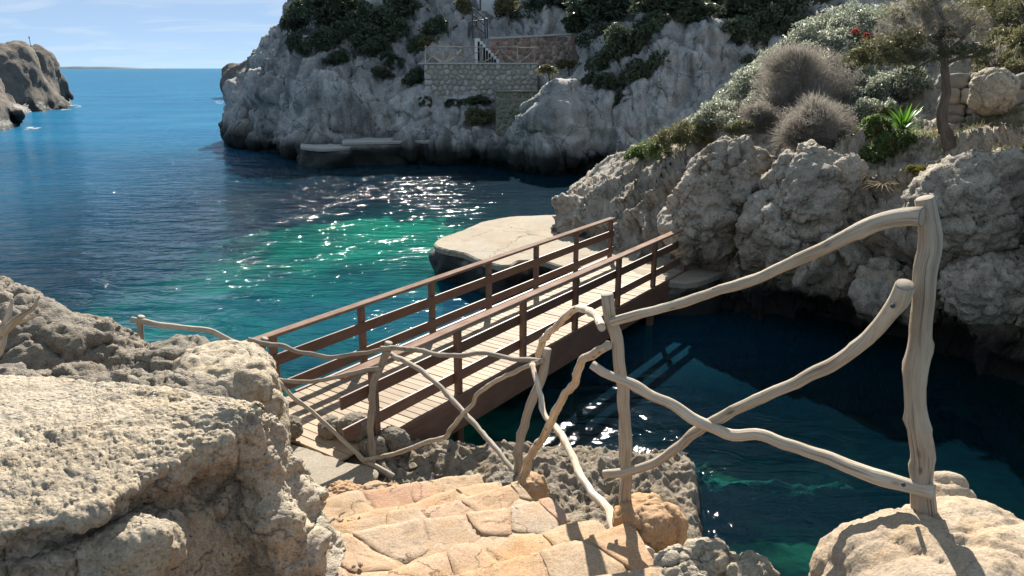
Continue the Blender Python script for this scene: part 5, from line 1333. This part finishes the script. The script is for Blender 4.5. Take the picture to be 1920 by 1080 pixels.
shrub('shrub', 'grey green tuft of shrub hanging over the skyline rock', [(1208, 286, 28, 22), (1232, 282, 26, 20), (1188, 294, 20, 16)], 5200, 0.06, 0.026, L_green)
shrub('shrub', 'small rounded dome of scrub on bare rock in mid slope', [(1392, 240, 24, 15), (1374, 244, 16, 10)], 3200, 0.05, 0.018, L_olive, twig=500)
def dry(label, c_px, rx, rz, n, mat=L_dry, extra=None, w=0.007):
    g_ = on_near(c_px[0], c_px[1] + 0.8 * rz); Yd = g_[1] + 0.2; c = at(c_px[0], c_px[1] + 0.8 * rz, Yd); r = np.array((rx / FPX * Yd, 0.7 * rx / FPX * Yd, 1.75 * rz / FPX * Yd))
    root = empty('dry_shrub', tuple(c), label, 'dry shrub')
    vs, qs, ts, o = [], [], [], 0
    m = 26
    for i in range(m):
        u = rng.normal(size=3); u[2] = abs(u[2]) * 0.9; u /= np.linalg.norm(u)
        cc = u * r * random.uniform(0.25, 0.66); rr = r.mean() * random.uniform(0.28, 0.46); k = n // m
        d = rng.normal(size=(k, 3)) + u * 1.1 + W3(0, 0, 0.25); d /= np.linalg.norm(d, axis=1)[:, None]
        t0 = rng.random(k) * 0.8; t1 = t0 + 0.18 + 0.35 * rng.random(k)
        base = cc + d * (t0 * rr)[:, None]; tip = cc + d * (t1 * rr)[:, None] + rng.normal(size=(k, 3)) * 0.10 * rr
        v, q, t = blades(base, tip, w, rng.normal(size=(k, 3)) * 0.05 * rr); vs.append(v); qs.append(q + o); ts.append(t + o); o += len(v)
    mobj('twigs', mesh_np('twigs', np.concatenate(vs), [np.concatenate(qs), np.concatenate(ts)], mat, smooth=False), root)
    bl = [(rng.normal(size=3) * r * (0.3, 0.3, 0.12) + W3(0, 0, 0.42 * r[2]), r * random.uniform(0.35, 0.55) * (1, 1, 0.8)) for _ in range(8)]
    mobj('foliage', foliage_mesh('foliage', bl, n, 0.05, 0.011, extra or mat, gap=2.0, thr=-0.1, shell=0.2), root)
    stem_part(root, c + W3(0, 0, 0.4 * r[2]), 0.04)
dry('large leafless grey brown twiggy shrub under the silvery crest', (1495, 150), 118, 84, 34000)
dry('smaller domed dry shrub of pale fine twigs above the grey boulder', (1528, 228), 104, 50, 26000, w=0.006)
dry('flat grey dry shrub between the twiggy dome and the bare rock', (1420, 212), 56, 32, 9000)
shrub('shrub', 'dark evergreen shrub under the red flowers', [(1652, 82, 44, 28), (1690, 98, 40, 30), (1622, 108, 30, 30)], 7000, 0.07, 0.034, L_dark)
shrub('shrub', 'glossy dark green bush between the twiggy shrub and the tree', [(1628, 160, 48, 40), (1668, 172, 48, 38), (1600, 196, 44, 32), (1704, 160, 40, 36), (1640, 206, 44, 26)], 14000, 0.075, 0.038, L_silver)
shrub('leafy_plant', 'leafy green plant spilling over the rock edge below the strap leaves', [(1640, 244, 32, 28), (1668, 276, 32, 26), (1636, 290, 26, 20), (1690, 262, 26, 18)], 6500, 0.075, 0.045, L_green, 'plant', twig=300, twig_mat=L_straw)
shrub('leafy_plant', 'little yellow green plant on the shaded ledge', [(1728, 322, 20, 10), (1712, 318, 14, 8)], 900, 0.06, 0.035, L_yel, 'plant')
shrub('leafy_plant', 'yellow green spurge at the left of the strap leaved plant', [(1655, 214, 22, 14), (1634, 206, 18, 14)], 2200, 0.05, 0.022, L_yel, 'plant')
shrub('shrub', 'olive grey bush at the right edge behind the tree', [(1872, 120, 46, 44), (1910, 150, 40, 44), (1846, 160, 36, 34), (1930, 90, 40, 44)], 11000, 0.085, 0.03, L_olive, twig=900)
shrub('shrub', 'tall green bush filling the upper right corner', [(1890, 30, 56, 50), (1940, 20, 50, 56), (1838, 28, 44, 40), (1880, 78, 40, 30)], 11000, 0.09, 0.032, L_olive, twig=700)
shrub('shrub', 'sparse grey bush on the skyline left of the tree crown', [(1700, 30, 46, 30), (1746, 40, 40, 36), (1690, 66, 34, 22)], 5200, 0.07, 0.024, L_dry, twig=900)
# big rounded boulders standing out of the cliff's face
BB = [((1352, 385, 16.3), (0.92, 0.75, 1.32), (0.15, 0.42, 0.45), 2.7, 'big rounded grey boulder bulging from the cliff right behind the far end of the bridge'),
      ((1512, 402, 14.85), (1.02, 0.80, 1.30), (0.10, 0.48, 0.40), 2.7, 'biggest rounded grey boulder of the cliff, above the dark undercut'),
      ((1850, 385, 12.1), (0.95, 0.60, 0.62), (0.2, -0.45, 0.3), 2.8, 'slanting grey boulder of the cliff right of the tall fence post'),
      ((1868, 540, 11.5), (0.72, 0.60, 0.46), (0.0, -0.1, 0.3), 2.6, 'rounded grey boulder hanging low over the water right of the tall fence post'),
      ((1665, 545, 13.2), (0.55, 0.5, 0.45), (0.0, 0.2, 0.3), 2.6, 'grey boulder of the undercut edge left of the tall fence post')]
for q_, h_, e_, pw_, lab_ in BB:
    blob_rock('boulder', [(at(q_[0], q_[1], q_[2] + 0.42), h_, e_, pw_)], 0.032, M['rock_cliff'], 0.50, 1.25, pits=0.6, label=lab_, cat='boulder')
# grass on the ledge
def tuft(px, py, rx, n, h, mat, w=0.008):
    g_ = on_near(px, py); c = at(px, py, g_[1]); r = rx / FPX * c[1]
    a = rng.random(n) * 6.28; q = np.sqrt(rng.random(n)) * r
    b = c + np.stack([q * np.cos(a), 0.5 * q * np.sin(a), 0 * q - 0.05], 1)
    return blades(b, b + rng.normal(size=(n, 3)) * (0.5 * h, 0.5 * h, 0.25 * h) + W3(0, 0, h), w)
_nn = normals(near_v, grid_faces(400, 640)[:, ::-1]); _nn = _nn if _nn[:, 2].mean() > 0 else -_nn
def scatter(px0, px1, py0, py1, n, nz=0.45):
    m = np.where((_nx > px0) & (_nx < px1) & (_ny > py0) & (_ny < py1) & (_nn[:, 2] > nz))[0]
    k = rng.choice(m, n); c_ = perlin(near_v[k] * 1.6); k = k[c_ > -0.12]
    return near_v[k] + rng.normal(size=(len(k), 3)) * (0.05, 0.05, 0.0)
def grass_on(name, areas, h, w, mat, label):
    bs = np.concatenate([scatter(*a) for a in areas]); n = len(bs)
    hh = h * (0.5 + 0.9 * rng.random(n))
    v, q, t = blades(bs - W3(0, 0, 0.02), bs + rng.normal(size=(n, 3)) * (0.55 * h, 0.55 * h, 0.2 * h) + np.stack([0 * hh, 0 * hh, hh], 1), w)
    mobj(name, mesh_np(name, v, [q, t], mat, smooth=False), kind='stuff', label=label, cat='grass')
grass_on('grass', [(1680, 1930, 205, 300, 9000), (1330, 1460, 240, 280, 2500), (1560, 1640, 255, 300, 2500), (1120, 1330, 250, 320, 1200)], 0.10, 0.007, L_straw, 'short dry grass on the rock ledge around the tree')
grass_on('ground_cover', [(1690, 1930, 205, 290, 5000), (1200, 1500, 225, 275, 2500), (1560, 1720, 200, 300, 4000)], 0.07, 0.014, L_green, 'low green plants creeping over the ledge')
# strap leaved plant: every leaf its own part
def strap(name, px, py, n, L, w, mat, label, cat, up=0.9, spread=0.8, droop=0.35, dy=0.0):
    g_ = on_near(px, py); c = at(px, py, g_[1] - 0.05 + dy); root = empty(name, tuple(c), label, cat)
    for i in range(n):
        a = i * 2.4 + random.uniform(-.3, .3); e = random.uniform(0.3, 1.25) * up; l = L * random.uniform(0.65, 1.1)
        d = W3(math.cos(a) * math.cos(e) * spread, math.sin(a) * math.cos(e) * spread, math.sin(e)); s = W3(-math.sin(a), math.cos(a), 0)
        k = 6; v = []
        for j in range(k):
            t = j / (k - 1); q = d * l * t + W3(0, 0, -droop * l * t * t * math.cos(e)); ww = w * (1 - t ** 2.5) * (0.7 + 0.6 * t * (1 - t) * 2) + 0.002
            v += [q - s * ww * .5 + W3(0, 0, 0.18 * ww), q - W3(0, 0, 0.0), q + s * ww * .5 + W3(0, 0, 0.18 * ww)]
        ids = np.arange(3 * k).reshape(k, 3); f = np.concatenate([np.stack([ids[:-1, j], ids[:-1, j + 1], ids[1:, j + 1], ids[1:, j]], -1) for j in (0, 1)])
        mobj('leaf', mesh_np('leaf', np.array(v), f, mat), root)
    return root
strap('strap_leaf_plant', 1692, 244, 60, 0.80, 0.060, L_bright, 'bright green strap leaved plant left of the tree trunk', 'plant')
strap('dry_tuft', 1655, 348, 44, 0.50, 0.020, L_straw, 'dead straw coloured spiky tuft hanging on the shaded rock face', 'dry plant', 0.55, 1.0, 0.5, -0.1)
strap('dry_tuft', 1512, 280, 34, 0.36, 0.014, L_dry, 'grey dry tuft of grass on top of the big boulder', 'dry plant', 1.0, 0.7, 0.2)
strap('dry_tuft', 1780, 208, 24, 0.26, 0.020, L_silver, 'small grey green tuft at the foot of the dry stone wall', 'plant', 0.8, 0.9, 0.3)
# two red flower heads
al = empty('red_flowers', tuple(at(1616, 100, on_near(1616, 100)[1])), 'plant with two coral red flower heads on the silvery crest', 'flowers')
for px, py in ((1603, 60), (1625, 68)):
    Yf = al.location.y - 0.35; top = at(px, py, Yf); L0 = np.array(al.location)
    tube3('stalk', np.array([L0 + W3(0, -0.2, 0), 0.5 * (L0 + top), top + W3(0, 0, 0.02)]), np.array([.012, .011, .009]), L_green, al, 6, 0.1, 0, 0)
    n = 130; u = rng.normal(size=(n, 3)); u /= np.linalg.norm(u, axis=1)[:, None]; u[:, 2] = np.abs(u[:, 2]) - 0.2
    v, f = leaves(u * (0.075, 0.075, 0.09), u + W3(0, 0, -.3), np.full(n, 0.075), np.full(n, 0.028)); mobj('flower_head', mesh_np('flower_head', v + top - L0, f, L_red, smooth=False), al)
# dry stone wall behind the tree
wl_ = at(1700, 214, 17.3)
dw = empty('stone_wall', tuple(wl_), 'old dry stone wall of big uneven blocks behind the tree', 'stone wall'); dw.rotation_euler = (0, 0, R(-34))
zc = -0.30
for row in range(4):
    hgt = random.uniform(0.26, 0.36); x = random.uniform(0.45, 0.7)
    while x < 4.6:
        wd = random.uniform(0.28, 0.68)
        bm = bmesh.new(); bmesh.ops.create_icosphere(bm, subdivisions=3, radius=1.0)
        q = np.array([t.co[:] for t in bm.verts]); bf = np.array([[t.index for t in fc.verts] for fc in bm.faces]); bm.free()
        q = q / (np.abs(q) ** 4).sum(1)[:, None] ** 0.25
        sd = random.uniform(0, 60)
        q = q * (1 + 0.24 * fbm(q * 1.2 + sd, 5, 0.6)[:, None] + 0.06 * ridged(q * 3.5 + sd, 3)[:, None]) * (wd * 0.5, 0.24, hgt * 0.52)
        q = q + (x + wd * 0.5, random.uniform(-.05, .05) + 0.03 * row, zc + hgt * 0.5 + random.uniform(-.02, .02))
        mobj('stone', mesh_np('stone', q, bf, random.choice(S4_)), dw); x += wd + random.uniform(0.0, 0.03)
    zc += hgt * 0.97
blob_rock('boulder', [(at(1862, 172, 15.6), (0.40, 0.35, 0.42), (0, 0, .4), 2.8)], 0.02, M['rock_near'], 1.6, 0.8, label='rounded tan block standing forward of the dry stone wall', cat='boulder')

# the tree on the ledge
tb = on_near(1776, 268); TY = tb[1] - 0.05
tr_ = empty('tamarisk_tree', tuple(at(1776, 268, TY)), 'wispy tamarisk tree with a crooked bare trunk on the ledge', 'tree')
def TB(name, pts, seed): return tube(name, pts, M['bark'], tr_, n=12, step=0.06, seed=seed, knots=.9)
TB('trunk', yr([(1780, 282), (1776, 262), (1768, 232), (1768, 205), (1774, 178), (1774, 150), (1771, 122), (1768, 98)], TY, TY, [17, 14, 11, 10, 9, 8, 7]), 3)
for k, (pts, dy, r) in enumerate((([(1769, 104), (1762, 70), (1768, 36), (1752, 0), (1748, -40)], .2, [6, 5, 4, 3, 2]), ([(1768, 112), (1735, 98), (1700, 92), (1664, 100), (1636, 108)], -.5, [5, 4, 3, 2]),
                               ([(1770, 108), (1800, 76), (1822, 52), (1850, 28), (1866, -8)], .4, [5, 4, 3, 2]), ([(1771, 118), (1806, 108), (1840, 104), (1866, 92)], -.4, [4, 3, 2]),
                               ([(1766, 88), (1726, 64), (1700, 40), (1682, 16)], .3, [4, 3, 2]), ([(1770, 100), (1748, 112), (1724, 124), (1704, 134)], -.8, [3, 2, 1.5]))):
    TB('branch', yr(pts, TY, TY + dy, r), 11 + k)
def TC(blobs, n, L, Wd, mat, droop, thr):
    b = [(at(px, py, TY + dy) - np.array(tr_.location), (rx / FPX * TY, 0.75 * rx / FPX * TY, rz / FPX * TY)) for px, py, dy, rx, rz in blobs]
    mobj('crown', foliage_mesh('crown', b, n, L, Wd, mat, droop, 2.4, thr, 0.15), tr_)
TC([(1650, 92, -.5, 44, 26), (1612, 110, -.6, 30, 20), (1700, 80, -.5, 40, 26), (1690, 116, -.7, 30, 16), (1640, 118, -.7, 26, 12)], 6500, 0.085, 0.014, L_olive, 0.5, 0.10)
TC([(1780, 100, -.5, 50, 22), (1826, 100, -.4, 38, 22), (1740, 108, -.7, 34, 22), (1704, 138, -.8, 30, 14), (1760, 70, 0, 40, 24)], 3800, 0.085, 0.014, L_tam, 0.4, 0.10)
TC([(1750, 20, .2, 66, 46), (1696, 30, .2, 50, 40), (1816, 46, .3, 54, 44), (1780, -24, .2, 80, 46), (1864, 20, .4, 50, 56), (1724, -30, .2, 60, 40)], 12000, 0.085, 0.012, L_olive, 0.3, 0.06)
TC([(1740, 40, .1, 70, 50), (1690, 60, 0, 50, 34), (1800, 60, 0.2, 60, 44)], 9000, 0.14, 0.008, L_dry, 0.0, 0.0)
